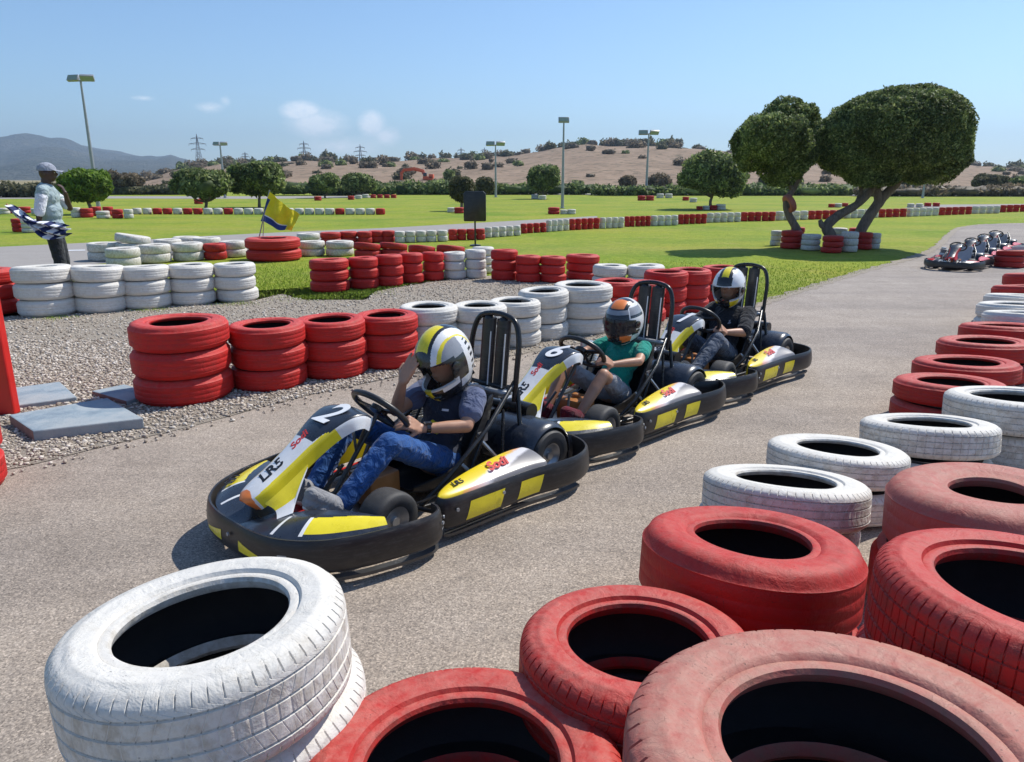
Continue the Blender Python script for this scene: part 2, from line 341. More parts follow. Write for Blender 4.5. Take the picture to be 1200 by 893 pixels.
T = {
 'near': [
  (-2.336, 5.128, 0.659, 0.554, 3, 'R'),
  (-1.83, 5.45, 0.561, 0.469, 3, 'R'),
  (-1.44, 5.778, 0.555, 0.447, 3, 'R'),
  (-1.047, 6.089, 0.53, 0.427, 3, 'R'),
  (-0.732, 6.441, 0.527, 0.44, 3, 'W'),
  (-0.29, 6.579, 0.495, 0.425, 3, 'W'),
  (0.024, 6.884, 0.494, 0.415, 3, 'W'),
  (0.308, 7.222, 0.499, 0.463, 3, 'W'),
  (0.717, 7.512, 0.602, 0.482, 3, 'W'),
  (1.113, 7.94, 0.506, 0.46, 3, 'R'),
  (1.456, 8.071, 0.447, 0.424, 3, 'R'),
  (1.754, 8.464, 0.503, 0.498, 3, 'R'),
  (2.078, 8.732, 0.515, 0.486, 3, 'R'),
  (2.645, 9.406, 0.497, 0.44, 3, 'R'),
 ],
 'mid': [
  (-2.537, 10.349, 0.538, 0.439, 3, 'R'),
  (-2.115, 10.609, 0.427, 0.437, 3, 'R'),
  (-1.791, 10.85, 0.402, 0.449, 3, 'R'),
  (-1.514, 11.182, 0.366, 0.442, 3, 'R'),
  (-1.211, 11.444, 0.337, 0.43, 3, 'R'),
  (-0.9, 11.643, 0.356, 0.412, 3, 'W'),
  (-0.574, 11.739, 0.333, 0.442, 3, 'W'),
  (-0.481, 12.453, 0.367, 0.42, 3, 'W'),
  (-0.118, 11.494, 0.418, 0.464, 3, 'R'),
  (0.244, 11.271, 0.385, 0.396, 3, 'R'),
  (0.616, 11.274, 0.397, 0.383, 3, 'R'),
  (1.098, 11.62, 0.527, 0.375, 3, 'R'),
  (1.404, 10.686, 0.496, 0.32, 2, 'W'),
  (1.917, 10.686, 0.541, 0.32, 2, 'W'),
 ],
 'left': [
  (-6.026, 8.524, 0.572, 0.52, 3, 'R'),
  (-5.355, 8.488, 0.622, 0.553, 3, 'W'),
  (-4.857, 8.727, 0.592, 0.526, 3, 'W'),
  (-4.437, 8.987, 0.57, 0.497, 3, 'W'),
  (-4.003, 9.272, 0.554, 0.487, 3, 'W'),
  (-3.537, 9.502, 0.518, 0.472, 3, 'W'),
 ],
 'back': [
  (-7.831, 14.422, 0.602, 0.33, 2, 'W'),
  (-6.912, 13.318, 0.576, 0.33, 2, 'W'),
  (-7.29, 14.488, 0.642, 0.47, 3, 'W'),
  (-6.67, 14.034, 0.559, 0.33, 2, 'W'),
  (-7.101, 15.523, 0.542, 0.31, 2, 'W'),
  (-6.229, 14.422, 0.584, 0.33, 2, 'W'),
  (-7.014, 16.231, 0.572, 0.31, 2, 'W'),
  (-5.774, 14.59, 0.43, 0.3, 2, 'R'),
  (-6.477, 15.988, 0.569, 0.31, 2, 'W'),
  (-5.605, 15.084, 0.544, 0.31, 2, 'W'),
  (-4.61, 14.498, 1.03, 0.421, 2, 'R'),
  (-4.084, 15.337, 0.537, 0.29, 2, 'W'),
  (-3.51, 15.337, 0.576, 0.29, 2, 'W'),
  (-4.784, 17.715, 0.54, 0.28, 2, 'W'),
  (-2.883, 14.955, 0.549, 0.27, 2, 'R'),
  (-2.396, 15.198, 0.579, 0.25, 2, 'R'),
  (-1.897, 15.77, 0.586, 0.15, 1, 'R'),
  (-1.289, 15.77, 0.606, 0.15, 1, 'R'),
  (-4.332, 18.005, 0.494, 0.28, 2, 'R'),
  (-3.969, 18.305, 0.444, 0.28, 2, 'R'),
  (-3.576, 18.305, 0.365, 0.28, 2, 'R'),
  (-3.341, 18.615, 0.393, 0.28, 2, 'R'),
  (-3.047, 18.615, 0.332, 0.28, 2, 'R'),
 ],
 'right': [
  (0.538, 0.96, 0.728, 0.66, 3, 'R'),
  (-0.099, 1.218, 0.649, 0.4, 2, 'R'),
  (0.304, 1.562, 0.586, 0.44, 2, 'R'),
  (1.093, 1.382, 0.62, 0.69, 3, 'R'),
  (0.728, 2.052, 0.665, 0.46, 2, 'R'),
  (1.629, 2.322, 0.657, 0.5, 2, 'R'),
  (1.115, 2.812, 0.652, 0.33, 2, 'W'),
  (1.534, 3.292, 0.625, 0.29, 2, 'W'),
  (2.134, 3.603, 0.645, 0.31, 2, 'W'),
  (2.759, 3.914, 0.667, 0.36, 2, 'W'),
  (2.786, 4.552, 0.653, 0.27, 2, 'R'),
  (3.201, 5.082, 0.675, 0.27, 2, 'R'),
  (3.7, 5.679, 0.676, 0.29, 2, 'R'),
  (4.21, 6.262, 0.659, 0.3, 2, 'R'),
  (4.666, 6.727, 0.621, 0.33, 2, 'W'),
  (5.051, 7.397, 0.661, 0.3, 2, 'W'),
  (5.471, 7.968, 0.662, 0.3, 2, 'W'),
  (5.882, 8.486, 0.663, 0.33, 2, 'R'),
  (6.724, 9.605, 0.665, 0.33, 2, 'R'),
  (8.816, 13.235, 0.474, 0.293, 3, 'R'),
  (9.24, 13.434, 0.5, 0.35, 3, 'W'),
 ],
 'lamp': [
  (-17.734, 30.925, 0.388, 0.392, 2, 'W'),
  (-17.31, 30.962, 0.481, 0.357, 2, 'R'),
  (-16.299, 30.282, 0.505, 0.282, 2, 'W'),
  (-15.699, 30.257, 0.419, 0.35, 2, 'R'),
  (-15.244, 30.228, 0.361, 0.351, 2, 'W'),
  (-17.687, 32.37, 0.411, 0.375, 2, 'R'),
  (-17.181, 32.372, 0.414, 0.375, 2, 'R'),
 ],
 'marshal': [
  (-14.619, 22.418, 0.357, 0.377, 3, 'R'),
  (-14.051, 22.152, 0.544, 0.366, 3, 'W'),
 ],
 'tree': [
  (6.207, 17.71, 0.265, 0.34, 3, 'W'),
  (6.284, 16.95, 0.465, 0.392, 3, 'R'),
  (6.809, 18.004, 0.328, 0.4, 3, 'R'),
  (6.557, 16.508, 0.412, 0.34, 3, 'W'),
  (6.789, 15.945, 0.43, 0.347, 3, 'R'),
  (7.217, 16.115, 0.358, 0.421, 3, 'W'),
  (7.678, 17.705, 0.356, 0.4, 3, 'W'),
  (7.794, 16.686, 0.35, 0.369, 3, 'R'),
  (8.078, 17.705, 0.353, 0.4, 3, 'R'),
  (8.112, 16.833, 0.24, 0.34, 3, 'W'),
 ],
 'far': [
  (0, -2.752, 18.51, 0.264, 0.27, 2, 'W'),
  (0, -2.507, 18.611, 0.266, 0.27, 2, 'W'),
  (0, -2.259, 18.714, 0.268, 0.27, 2, 'W'),
  (0, -2.008, 18.818, 0.269, 0.27, 2, 'W'),
  (0, -1.754, 18.923, 0.271, 0.27, 2, 'W'),
  (1, -1.512, 19.261, 0.24, 0.27, 2, 'R'),
  (1, -1.283, 19.329, 0.241, 0.27, 2, 'R'),
  (1, -1.052, 19.399, 0.242, 0.27, 2, 'R'),
  (1, -0.82, 19.468, 0.243, 0.27, 2, 'R'),
  (2, -0.631, 20.141, 0.196, 0.27, 2, 'W'),
  (2, -0.444, 20.322, 0.198, 0.27, 2, 'W'),
  (2, -0.254, 20.506, 0.2, 0.27, 2, 'W'),
  (2, -0.061, 20.693, 0.202, 0.27, 2, 'W'),
  (2, 0.136, 20.883, 0.203, 0.27, 2, 'W'),
  (3, 0.336, 21.722, 0.189, 0.27, 2, 'R'),
  (3, 0.523, 21.896, 0.19, 0.27, 2, 'R'),
  (3, 0.713, 22.073, 0.192, 0.27, 2, 'R'),
  (3, 0.907, 22.253, 0.193, 0.27, 2, 'R'),
  (4, 1.093, 22.427, 0.175, 0.33, 2, 'W'),
  (4, 1.274, 22.613, 0.176, 0.33, 2, 'W'),
  (4, 1.457, 22.802, 0.178, 0.33, 2, 'W'),
  (4, 1.644, 22.994, 0.179, 0.33, 2, 'W'),
  (5, 1.838, 23.175, 0.192, 0.33, 2, 'R'),
  (5, 2.039, 23.334, 0.194, 0.33, 2, 'R'),
  (5, 2.243, 23.494, 0.195, 0.33, 2, 'R'),
  (5, 2.449, 23.657, 0.196, 0.33, 2, 'R'),
  (5, 2.658, 23.822, 0.197, 0.33, 2, 'R'),
  (6, 2.868, 23.958, 0.199, 0.33, 2, 'W'),
  (6, 3.076, 24.063, 0.2, 0.33, 2, 'W'),
  (6, 3.286, 24.17, 0.201, 0.33, 2, 'W'),
  (6, 3.498, 24.277, 0.201, 0.33, 2, 'W'),
  (7, 3.759, 24.801, 0.176, 0.33, 2, 'R'),
  (7, 3.946, 24.891, 0.176, 0.33, 2, 'R'),
  (7, 4.134, 24.982, 0.176, 0.33, 2, 'R'),
  (7, 4.323, 25.074, 0.177, 0.33, 2, 'R'),
  (7, 4.514, 25.166, 0.177, 0.33, 2, 'R'),
  (8, 4.738, 25.296, 0.23, 0.33, 2, 'W'),
  (8, 4.988, 25.413, 0.23, 0.33, 2, 'W'),
  (8, 5.24, 25.531, 0.231, 0.33, 2, 'W'),
  (8, 5.494, 25.65, 0.231, 0.33, 2, 'W'),
  (9, 5.834, 26.234, 0.201, 0.33, 2, 'R'),
  (9, 6.057, 26.335, 0.201, 0.33, 2, 'R'),
  (9, 6.282, 26.436, 0.202, 0.33, 2, 'R'),
  (9, 6.508, 26.538, 0.202, 0.33, 2, 'R'),
  (9, 6.736, 26.641, 0.202, 0.33, 2, 'R'),
  (10, 7.125, 27.295, 0.243, 0.33, 2, 'W'),
  (10, 7.398, 27.404, 0.244, 0.33, 2, 'W'),
  (10, 7.674, 27.513, 0.244, 0.33, 2, 'W'),
  (10, 7.952, 27.624, 0.245, 0.33, 2, 'W'),
  (10, 8.232, 27.735, 0.245, 0.33, 2, 'W'),
  (11, 8.596, 28.106, 0.254, 0.33, 2, 'R'),
  (11, 8.872, 28.164, 0.253, 0.33, 2, 'R'),
  (11, 9.148, 28.221, 0.253, 0.33, 2, 'R'),
  (11, 9.427, 28.279, 0.253, 0.33, 2, 'R'),
  (11, 9.706, 28.337, 0.253, 0.33, 2, 'R'),
  (12, 10.132, 28.756, 0.296, 0.33, 2, 'W'),
  (12, 10.492, 28.907, 0.297, 0.33, 2, 'W'),
  (12, 10.856, 29.059, 0.297, 0.33, 2, 'W'),
  (12, 11.223, 29.213, 0.298, 0.33, 2, 'W'),
  (13, 11.575, 29.366, 0.264, 0.33, 2, 'R'),
  (13, 11.926, 29.555, 0.264, 0.33, 2, 'R'),
  (13, 12.282, 29.746, 0.265, 0.33, 2, 'R'),
  (13, 12.642, 29.94, 0.266, 0.33, 2, 'R'),
  (13, 13.007, 30.136, 0.267, 0.33, 2, 'R'),
  (14, 13.357, 30.298, 0.261, 0.33, 2, 'W'),
  (14, 13.695, 30.432, 0.261, 0.33, 2, 'W'),
  (14, 14.035, 30.566, 0.261, 0.33, 2, 'W'),
  (14, 14.378, 30.702, 0.261, 0.33, 2, 'W'),
  (14, 14.724, 30.839, 0.262, 0.33, 2, 'W'),
  (15, 15.083, 30.996, 0.263, 0.33, 2, 'R'),
  (15, 15.454, 31.17, 0.264, 0.33, 2, 'R'),
  (15, 15.83, 31.347, 0.264, 0.33, 2, 'R'),
  (15, 16.21, 31.526, 0.265, 0.33, 2, 'R'),
  (16, 16.587, 31.715, 0.244, 0.33, 2, 'W'),
  (16, 16.971, 31.935, 0.245, 0.33, 2, 'W'),
  (16, 17.362, 32.158, 0.246, 0.33, 2, 'W'),
  (16, 17.757, 32.384, 0.247, 0.33, 2, 'W'),
  (16, 18.159, 32.613, 0.248, 0.33, 2, 'W'),
  (17, 18.571, 32.849, 0.255, 0.33, 2, 'R'),
  (17, 18.991, 33.085, 0.256, 0.33, 2, 'R'),
  (17, 19.417, 33.324, 0.257, 0.33, 2, 'R'),
  (17, 19.849, 33.567, 0.257, 0.33, 2, 'R'),
  (17, 20.288, 33.813, 0.258, 0.33, 2, 'R'),
  (18, 20.957, 34.421, 0.277, 0.33, 2, 'W'),
  (18, 21.339, 34.528, 0.276, 0.33, 2, 'W'),
  (18, 21.724, 34.635, 0.276, 0.33, 2, 'W'),
  (18, 22.111, 34.744, 0.276, 0.33, 2, 'W'),
  (19, 23.098, 35.804, 0.266, 0.33, 2, 'R'),
  (19, 23.558, 36.037, 0.266, 0.33, 2, 'R'),
  (19, 24.024, 36.273, 0.267, 0.33, 2, 'R'),
  (19, 24.497, 36.512, 0.268, 0.33, 2, 'R'),
 ],
 'dist': [
  (-16.712, 33.913, 0.39, 0.26, 1, 'W'),
  (-16.253, 33.897, 0.392, 0.26, 1, 'W'),
  (-15.794, 33.882, 0.394, 0.26, 1, 'R'),
  (-15.336, 33.866, 0.396, 0.26, 1, 'R'),
  (-14.877, 33.851, 0.397, 0.26, 1, 'W'),
  (-14.42, 33.835, 0.399, 0.26, 1, 'R'),
  (-13.962, 33.819, 0.401, 0.26, 1, 'R'),
  (-13.505, 33.804, 0.403, 0.26, 1, 'W'),
  (-13.049, 33.788, 0.405, 0.26, 1, 'W'),
  (-12.593, 33.773, 0.406, 0.26, 1, 'R'),
  (-12.137, 33.757, 0.408, 0.26, 1, 'W'),
  (-11.682, 33.741, 0.41, 0.26, 1, 'W'),
  (-11.227, 33.726, 0.411, 0.26, 1, 'W'),
  (-10.772, 33.71, 0.413, 0.26, 1, 'W'),
  (-10.318, 33.694, 0.414, 0.26, 1, 'W'),
  (-9.865, 33.679, 0.415, 0.26, 1, 'W'),
  (-9.412, 33.663, 0.417, 0.26, 1, 'W'),
  (-8.959, 33.647, 0.418, 0.26, 1, 'W'),
  (-8.506, 33.632, 0.419, 0.26, 1, 'W'),
  (-8.054, 33.616, 0.421, 0.26, 1, 'W'),
  (-7.603, 33.6, 0.422, 0.26, 1, 'R'),
  (-7.151, 33.585, 0.423, 0.26, 1, 'W'),
  (-6.701, 33.569, 0.424, 0.26, 1, 'W'),
  (-6.25, 33.553, 0.425, 0.26, 1, 'W'),
  (-5.8, 33.537, 0.425, 0.26, 1, 'R'),
 ],
 'misc': [
  (-22.665, 33.953, 0.471, 0.259, 2, 'W'),
  (-22.875, 34.746, 0.355, 0.195, 2, 'R'),
  (-22.306, 34.828, 0.521, 0.287, 2, 'R'),
  (-21.212, 33.942, 0.448, 0.246, 2, 'W'),
  (-19.729, 48.035, 0.543, 0.299, 2, 'R'),
  (-14.155, 55.694, 0.541, 0.297, 2, 'R'),
  (-12.214, 57.987, 0.505, 0.278, 2, 'R'),
  (-12.135, 60.51, 0.528, 0.29, 2, 'W'),
  (-12.119, 63.259, 0.553, 0.304, 2, 'W'),
  (-11.478, 63.225, 0.485, 0.266, 2, 'R'),
  (-10.915, 63.226, 0.485, 0.267, 2, 'R'),
  (-10.352, 63.226, 0.486, 0.267, 2, 'R'),
  (-9.788, 63.226, 0.487, 0.268, 2, 'R'),
  (-2.834, 35.66, 0.398, 0.219, 2, 'W'),
  (-2.416, 34.801, 0.466, 0.257, 2, 'R'),
  (1.865, 33.983, 0.532, 0.293, 2, 'R'),
  (2.315, 33.889, 0.341, 0.187, 2, 'W'),
  (2.658, 33.907, 0.379, 0.208, 2, 'W'),
  (1.821, 60.549, 0.607, 0.334, 2, 'W'),
  (2.328, 58.025, 0.581, 0.32, 2, 'W'),
  (9.443, 55.729, 0.612, 0.337, 2, 'R'),
  (10.064, 55.729, 0.611, 0.336, 2, 'R'),
  (12.266, 63.294, 0.622, 0.342, 2, 'W'),
  (12.971, 63.293, 0.621, 0.341, 2, 'W'),
  (12.659, 55.665, 0.483, 0.266, 2, 'R'),
  (12.251, 51.563, 0.503, 0.277, 2, 'W'),
  (9.498, 38.605, 0.335, 0.184, 2, 'R'),
  (9.849, 38.626, 0.376, 0.207, 2, 'W'),
  (10.2, 38.646, 0.417, 0.229, 2, 'R'),
  (10.6, 38.687, 0.5, 0.275, 2, 'W'),
  (17.651, 42.126, 0.346, 0.19, 2, 'R'),
  (18.037, 42.147, 0.388, 0.213, 2, 'W'),
  (18.976, 43.447, 0.354, 0.195, 2, 'R'),
  (22.036, 42.139, 0.373, 0.205, 2, 'W'),
  (22.506, 42.138, 0.371, 0.204, 2, 'W'),
  (23.691, 43.461, 0.381, 0.21, 2, 'R'),
  (24.176, 43.46, 0.379, 0.209, 2, 'R'),
 ],
}
# ------------------------------------------------------------------ tyres
def tyre_profile(w,Ro,rr,gd=.006):
    s=Ro-rr; h=w/2
    half=[(rr+.004,.66*h),(rr,.78*h),(rr+.004,.87*h),(rr+.012,.895*h),(rr+.025,.865*h),(rr+.25*s,.955*h),(rr+.30*s,.97*h),(rr+.36*s,.976*h),(rr+.42*s,.982*h),(rr+.48*s,.988*h),(rr+.55*s,.995*h),(rr+.62*s,1.0*h),(rr+.64*s,.985*h),(rr+.76*s,.96*h),(rr+.86*s,.90*h),(Ro-.010,.82*h),(Ro-.004,.76*h),(Ro-.002,.68*h)]
    if gd<.002: half[-6:]=[(rr+.64*s,.995*h),(rr+.76*s,.955*h),(rr+.87*s,.87*h),(Ro-.013,.76*h),(Ro-.006,.66*h),(Ro-.002,.60*h)]
    tread=[]
    for g in (.55,.18):
        tread+=[(Ro,(g+.035)*h),(Ro-gd,(g+.02)*h),(Ro-gd,(g-.02)*h),(Ro,(g-.035)*h)]
    out=half+tread+[(r,-z) for r,z in reversed(tread)]+[(r,-z) for r,z in reversed(half)]
    inn=[(rr+.01,-.58*h),(rr+.25*s,-.80*h),(rr+.6*s,-.84*h),(Ro-.03,-.66*h),(Ro-.018,-.3*h),(Ro-.016,0)]
    inn=inn+[(r,-z) for r,z in reversed(inn[:-1])]
    return out,inn,len(half),len(tread)
def tyre_mesh(name,paint,level,var=0,tread='lug',under=False):
    rr={0:.178,1:.172,2:.182,3:.135,4:.118,5:.155,6:.148}[var]; w=.18; Ro=.30
    mb=MB(); out,inn,nh,ntr=tyre_profile(w,Ro,rr,.0042 if level=='hi' and tread!='none' else .0007)
    if level=='lo':
        out=[out[i] for i in (1,4,11,13,14,16)]+[out[-1-i] for i in (16,14,13,11,4,1)]; inn=[inn[0],inn[2],inn[5],inn[8],inn[10]]
        n=22; angs=[2*PI*i/n for i in range(n)]; depth=[0]*n
    elif level=='mid':
        n=56; angs=[2*PI*i/n for i in range(n)]; depth=[0]*n
    else:
        nb={'lug':66,'block':54,'fine':84,'none':36}[tread]; angs=[]; depth=[]
        for i in range(nb):
            for f,d in ((0,0),(.3,0),(.55,0),(.80,0),(.85,1),(.90,1),(.95,0)):
                angs.append(2*PI*(i+f)/nb); depth.append(d)
        n=len(angs)
    prof=out+inn; k=len(prof); no=len(out)
    vs=[]
    r3=random.Random(var*7+3)
    wob=[r3.uniform(-1,1) for _ in range(6)]
    for a,dp in zip(angs,depth):
        sag=1+.006*math.sin(2*a+wob[0])+.003*math.sin(3*a+wob[1]); lift=.0025*math.sin(2*a+wob[2])
        for j,(r,z) in enumerate(prof):
            aa=a
            if level=='hi' and j<no:
                jj=min(j,no-1-j)
                if tread=='none': dp=0
                if dp and 14<=jj<nh-1 and abs(z)>.6*w/2: r-=.0055 if jj>14 else .003     # shoulder slots
                if jj in (7,8,9) and ((.5<a%PI<1.25) or (2.2<a%PI<2.6)):                     # moulded lettering on the sidewall
                    z+=math.copysign(.0007,z)*math.sin(a*180)*math.sin(a*47+jj)
                if dp and tread!='lug' and jj>=nh: r-=.0028
                if tread=='block' and jj>=nh: aa=a+.04*(z/w)
                if tread=='lug' and jj>=nh: r-=.0012*dp; aa=a+.30*abs(z/w)
                # moulded rings on the sidewall
                if jj in (7,): r+=.0
            vs.append((r*sag*math.cos(aa),r*sag*math.sin(aa),z+lift))
    fs=[];ms=[]
    for i in range(n):
        i2=(i+1)%n
        for j in range(k):
            j2=(j+1)%k; fs.append((i*k+j,i*k+j2,i2*k+j2,i2*k+j)); jm=min(j,no-1-j); ms.append(1 if (j>=no-1 and j<k-1 and j!=no-1) or (under and j<no and (jm<12 if level!='lo' else jm<2)) else 0)
    mb.add(vs,fs,ms)
    mb.f=[f[::-1] for f in mb.f]
    me=bpy.data.meshes.new(name); me.from_pydata(mb.v,[],mb.f)
    me.materials.append(paint); me.materials.append(M['rubber']); me.polygons.foreach_set('material_index',mb.m)
    me.update()
    bm=bmesh.new(); bm.from_mesh(me); bmesh.ops.recalc_face_normals(bm,faces=bm.faces); bm.to_mesh(me); bm.free()
    me.polygons.foreach_set('use_smooth',[True]*len(me.polygons)); me.set_sharp_from_angle(angle=R(42 if level=='hi' else 55))
    return me
TM={}
def get_tyre(c,level,var,tread='lug',under=False):
    key=(c,level,var,tread,under)
    if key not in TM:
        TM[key]=tyre_mesh('tyre',M[{'R':'red','W':'white','F':'faded','D':'dusty'}[c]],level,var,tread,under)
    return TM[key]
ORD=['first','second','third','fourth','fifth','sixth','seventh','eighth','ninth','tenth','eleventh','twelfth','thirteenth','fourteenth','fifteenth','sixteenth','seventeenth','eighteenth','nineteenth','twentieth','twenty-first','twenty-second','twenty-third','twenty-fourth','twenty-fifth']
CN={'R':'red','W':'white','F':'faded brick red','D':'red'}
LAY={1:['single'],2:['lower','upper'],3:['lowest','middle','topmost']}
tyres=[]     # (size in view, dict)
def plan_stack(X,Y,D,z,n,c,level,var,label_fn,group,tilt=(0,0),jit=.012,tread='lug',sizes=None,top_c=None,lowv=None):
    h=z/n
    for i in range(n):
        cc=top_c if (top_c and i==n-1) else c
        dx,dy=(random.uniform(-jit,jit),random.uniform(-jit,jit)) if i<n-1 else (0,0)
        tl=tilt if i==n-1 else (random.uniform(-.012,.012)+tilt[0]*.35,random.uniform(-.012,.012)+tilt[1]*.35)
        tyres.append((D/max(Y,.5)*(1 if i==n-1 else .93),dict(loc=(X+dx,Y+dy,h*(i+.5)),D=D*random.uniform(.985,1.0),h=h*1.0,c=cc,level=level,var=(lowv if (lowv is not None and i<n-1) else var),tread=tread,tilt=tl,label=label_fn(cc,LAY[n][i],i),group=group,under=i<n-1)))
rowname={'near':'row nearest the karts','mid':'row behind the gravel','left':'white row by the marshal','back':'mixed row behind the grass',
 'lamp':'left lamp post','marshal':'lawn behind marshal','tree':'big clipped trees'}
for r in ('near','mid','left','back','lamp','marshal','tree'):
    for si,(X,Y,D,z,n,c) in enumerate(T[r]):
        lv='mid' if r in('near','left','mid') else 'lo'
        var=(0,1,2,0,1)[(si*3+len(r))%5] if r=='near' else (5,6,5)[si%3]
        if D<.47 and r!='near': var=3
        tilt=(0,0)
        if r=='back' and si==2: tilt=(-.10,.15)
        if r=='back' and si in (10,): lv='mid'
        if r=='back' and 14<=si<=17: tilt=(-.16,.07)
        if r in('mid','left') and tilt==(0,0): tilt=(random.uniform(-.045,-.01),random.uniform(-.03,.03))
        if r=='near' and si==7: tilt=(.02,-.03)
        adj=''
        if r=='back' and si==10: adj='wide '
        if r=='back' and si==2: adj='leaning ' 
        plan_stack(X,Y,D,z,n,c,lv,var,lambda cc,ly,i,si=si,adj=adj,r=r:f"{adj if (i>0 or adj!='leaning ') else ''}{CN[cc]} tyre, {ly} of {ORD[si]} stack from left, {rowname[r]}",{'near':'painted tyres in the row beside the karts','mid':'painted tyres behind the gravel','left':'painted tyres at the left gravel edge','back':'painted tyres behind the grass patch','lamp':'tyres round the lamp post','marshal':'tyres on the lawn behind the marshal','tree':'tyres round the big trees'}[r],tilt=tilt)
desc=['huge faded red front tyre at the bottom right','red tyre at the bottom edge between the white one and the faded one','wide red tyre with black hole behind the bottom edge tyre','large red tyre at the right edge with wide hole','thick smooth red tyre next to the two white ones','broad faded brick red tyre with small hole at the right edge',
 'white tyre nearest the asphalt with herringbone tread','white tyre just behind the herringbone one','flat white tyre third from the camera','tall white tyre cut by the right edge','red tyre beside the tall white one','red tyre second in the four red ones on the right','red tyre third in the four red ones on the right','red tyre farthest of the four red ones on the right',
 'white tyre nearest in the far right white group','white tyre middle of the far right white group','white tyre farthest in the far right white group','red tyre behind the far right white group','red tyre second behind the far right white group','boxy red far tyre beside the parked karts','white far tyre beside the parked karts at the frame edge']
rt=T['right']
spec={0:('F','hi',1,'block',(-.05,0.02)),1:('D','hi',0,'fine',(-.04,0)),2:('D','hi',0,'lug',(-.06,.03)),3:('D','hi',2,'fine',(-.03,.05)),4:('D','hi',5,'none',(-.13,.06)),5:('F','hi',4,'none',(-.07,-.02)),
 6:('W','hi',0,'lug',(-.20,.05)),7:('W','hi',1,'lug',(-.13,.05)),8:('W','hi',0,'block',(-.17,0)),9:('W','hi',2,'lug',(-.10,.0))}
for si,(X,Y,D,z,n,c) in enumerate(rt):
    cc,lv,var,tr,tl=spec.get(si,('D' if c=='R' else c,'mid',(0,1,2)[si%3],'lug',(random.uniform(-.12,-.07),random.uniform(-.03,.03))))
    def lf(cc_,ly,i,si=si,n=n):
        if i==n-1: return desc[si]
        return f"{CN[cc_]} tyre, {ly} one of the {ORD[si]} stack from the camera along the right edge"
    plan_stack(X,Y,D,z,n,'D' if cc=='F' else cc,lv,var,lf,'painted tyres along the right side of the track',tilt=tl,tread=tr,jit=.03,top_c=cc,lowv=0)
# front left white stack
fl=dict(X=-.643,Y=1.37,D=.590,z=.625)
plan_stack(fl['X'],fl['Y'],fl['D'],fl['z'],3,'W','hi',0,lambda cc,ly,i:['white tyre, lowest of the big front left stack','white tyre, middle of the big front left stack','big white tyre with slotted tread, topmost at the bottom left corner'][i],'stack of white tyres in the left foreground',tilt=(-.05,-.07),tread='lug',jit=.03)
# red stack cut by the left edge
plan_stack(-2.83,3.42,.56,.36,2,'R','mid',0,lambda cc,ly,i:f"red tyre, {ly} of the pair cut by the left picture edge",'pair of red tyres at the left edge')
bc={'R':0,'W':0}; bi={}
for b_,X,Y,D,z,n,c in T['far']:
    if b_ not in bi: bi[b_]=bc[c]; bc[c]+=1
    plan_stack(X,Y,D,z,n,c,'lo',3,lambda cc,ly,i,b_=b_:f"small {CN[cc]} tyre in {ORD[bi[b_]]} {CN[cc]} block from left, long far row",f"small {CN[c]} tyres of far row block {ORD[b_]}")
for X,Y,D,z,n,c in T['dist']:
    plan_stack(X,Y,D,z,n,c,'lo',3,lambda cc,ly,i:f"{CN[cc]} tyre lying in the distant line beyond the left lawn",f"distant {CN[c]} tyres beyond the left lawn")
for X,Y,D,z,n,c in T['misc']:
    plan_stack(X,Y,D,z,n,c,'lo',3,lambda cc,ly,i:f"far {CN[cc]} tyre of a small group out on the lawn",f"far {CN[c]} tyres in small groups on the lawn")
tyres.sort(key=lambda t:-t[0])
TYRE_MAX=298
rest=MB()
for i,(s_,d) in enumerate(tyres):
    if i<TYRE_MAX:
        me=get_tyre(d['c'],d['level'],d['var'],d['tread'] if d['level']=='hi' else 'lug',d['under'] and d['level']!='lo')
        o=bpy.data.objects.new('tyre',me); col.objects.link(o)
        o.location=d['loc']; k=d['D']/.6; o.scale=(k,k,d['h']/.18); o.rotation_euler=(d['tilt'][0],d['tilt'][1],random.uniform(0,2*PI) if not any(d['tilt']) else 0)
        tag(o,d['label'],'tyre',d['group'])
    else:
        me=get_tyre(d['c'],'lo',3)
        k=d['D']/.6; Mx=Matrix.Translation(d['loc'])@Matrix.Diagonal((k,k,d['h']/.18,1))
        off={'R':0,'W':2,'F':0,'D':0}[d['c']]
        rest.add([Mx@v.co for v in me.vertices],[tuple(p.vertices) for p in me.polygons],[p.material_index+off for p in me.polygons])
if rest.v:
    o=rest.build('distant_tyres',[M['red'],M['rubber'],M['white'],M['rubber']])
    tag(o,'far off red and white tyre stacks lining the lawns','tyres',kind='stuff')
print('TYRES',len(tyres))
# ------------------------------------------------------------------ camera, light, sky
cam=bpy.data.cameras.new('camera'); co=bpy.data.objects.new('camera',cam); col.objects.link(co); sc.camera=co
HOR=210.; PITCH=math.atan((446.5-HOR)/870)
co.location=(0,0,1.5); co.rotation_euler=(PI/2-PITCH,0,0); cam.sensor_width=36; cam.lens=36*870/1200; cam.clip_end=30000; cam.clip_start=.02
SUN=Vector((.66,.50,1.0)).normalized()
el=math.asin(SUN.z); az=math.atan2(SUN.x,SUN.y)
w=bpy.data.worlds.new('World'); sc.world=w; w.use_nodes=True; nt=w.node_tree; bg=nt.nodes['Background']
sky=nt.nodes.new('ShaderNodeTexSky'); sky.sky_type='NISHITA'; sky.sun_disc=False; sky.sun_elevation=el; sky.sun_rotation=az; sky.altitude=400; sky.air_density=1.0; sky.dust_density=.35; sky.ozone_density=3.0
bg.inputs['Strength'].default_value=.113
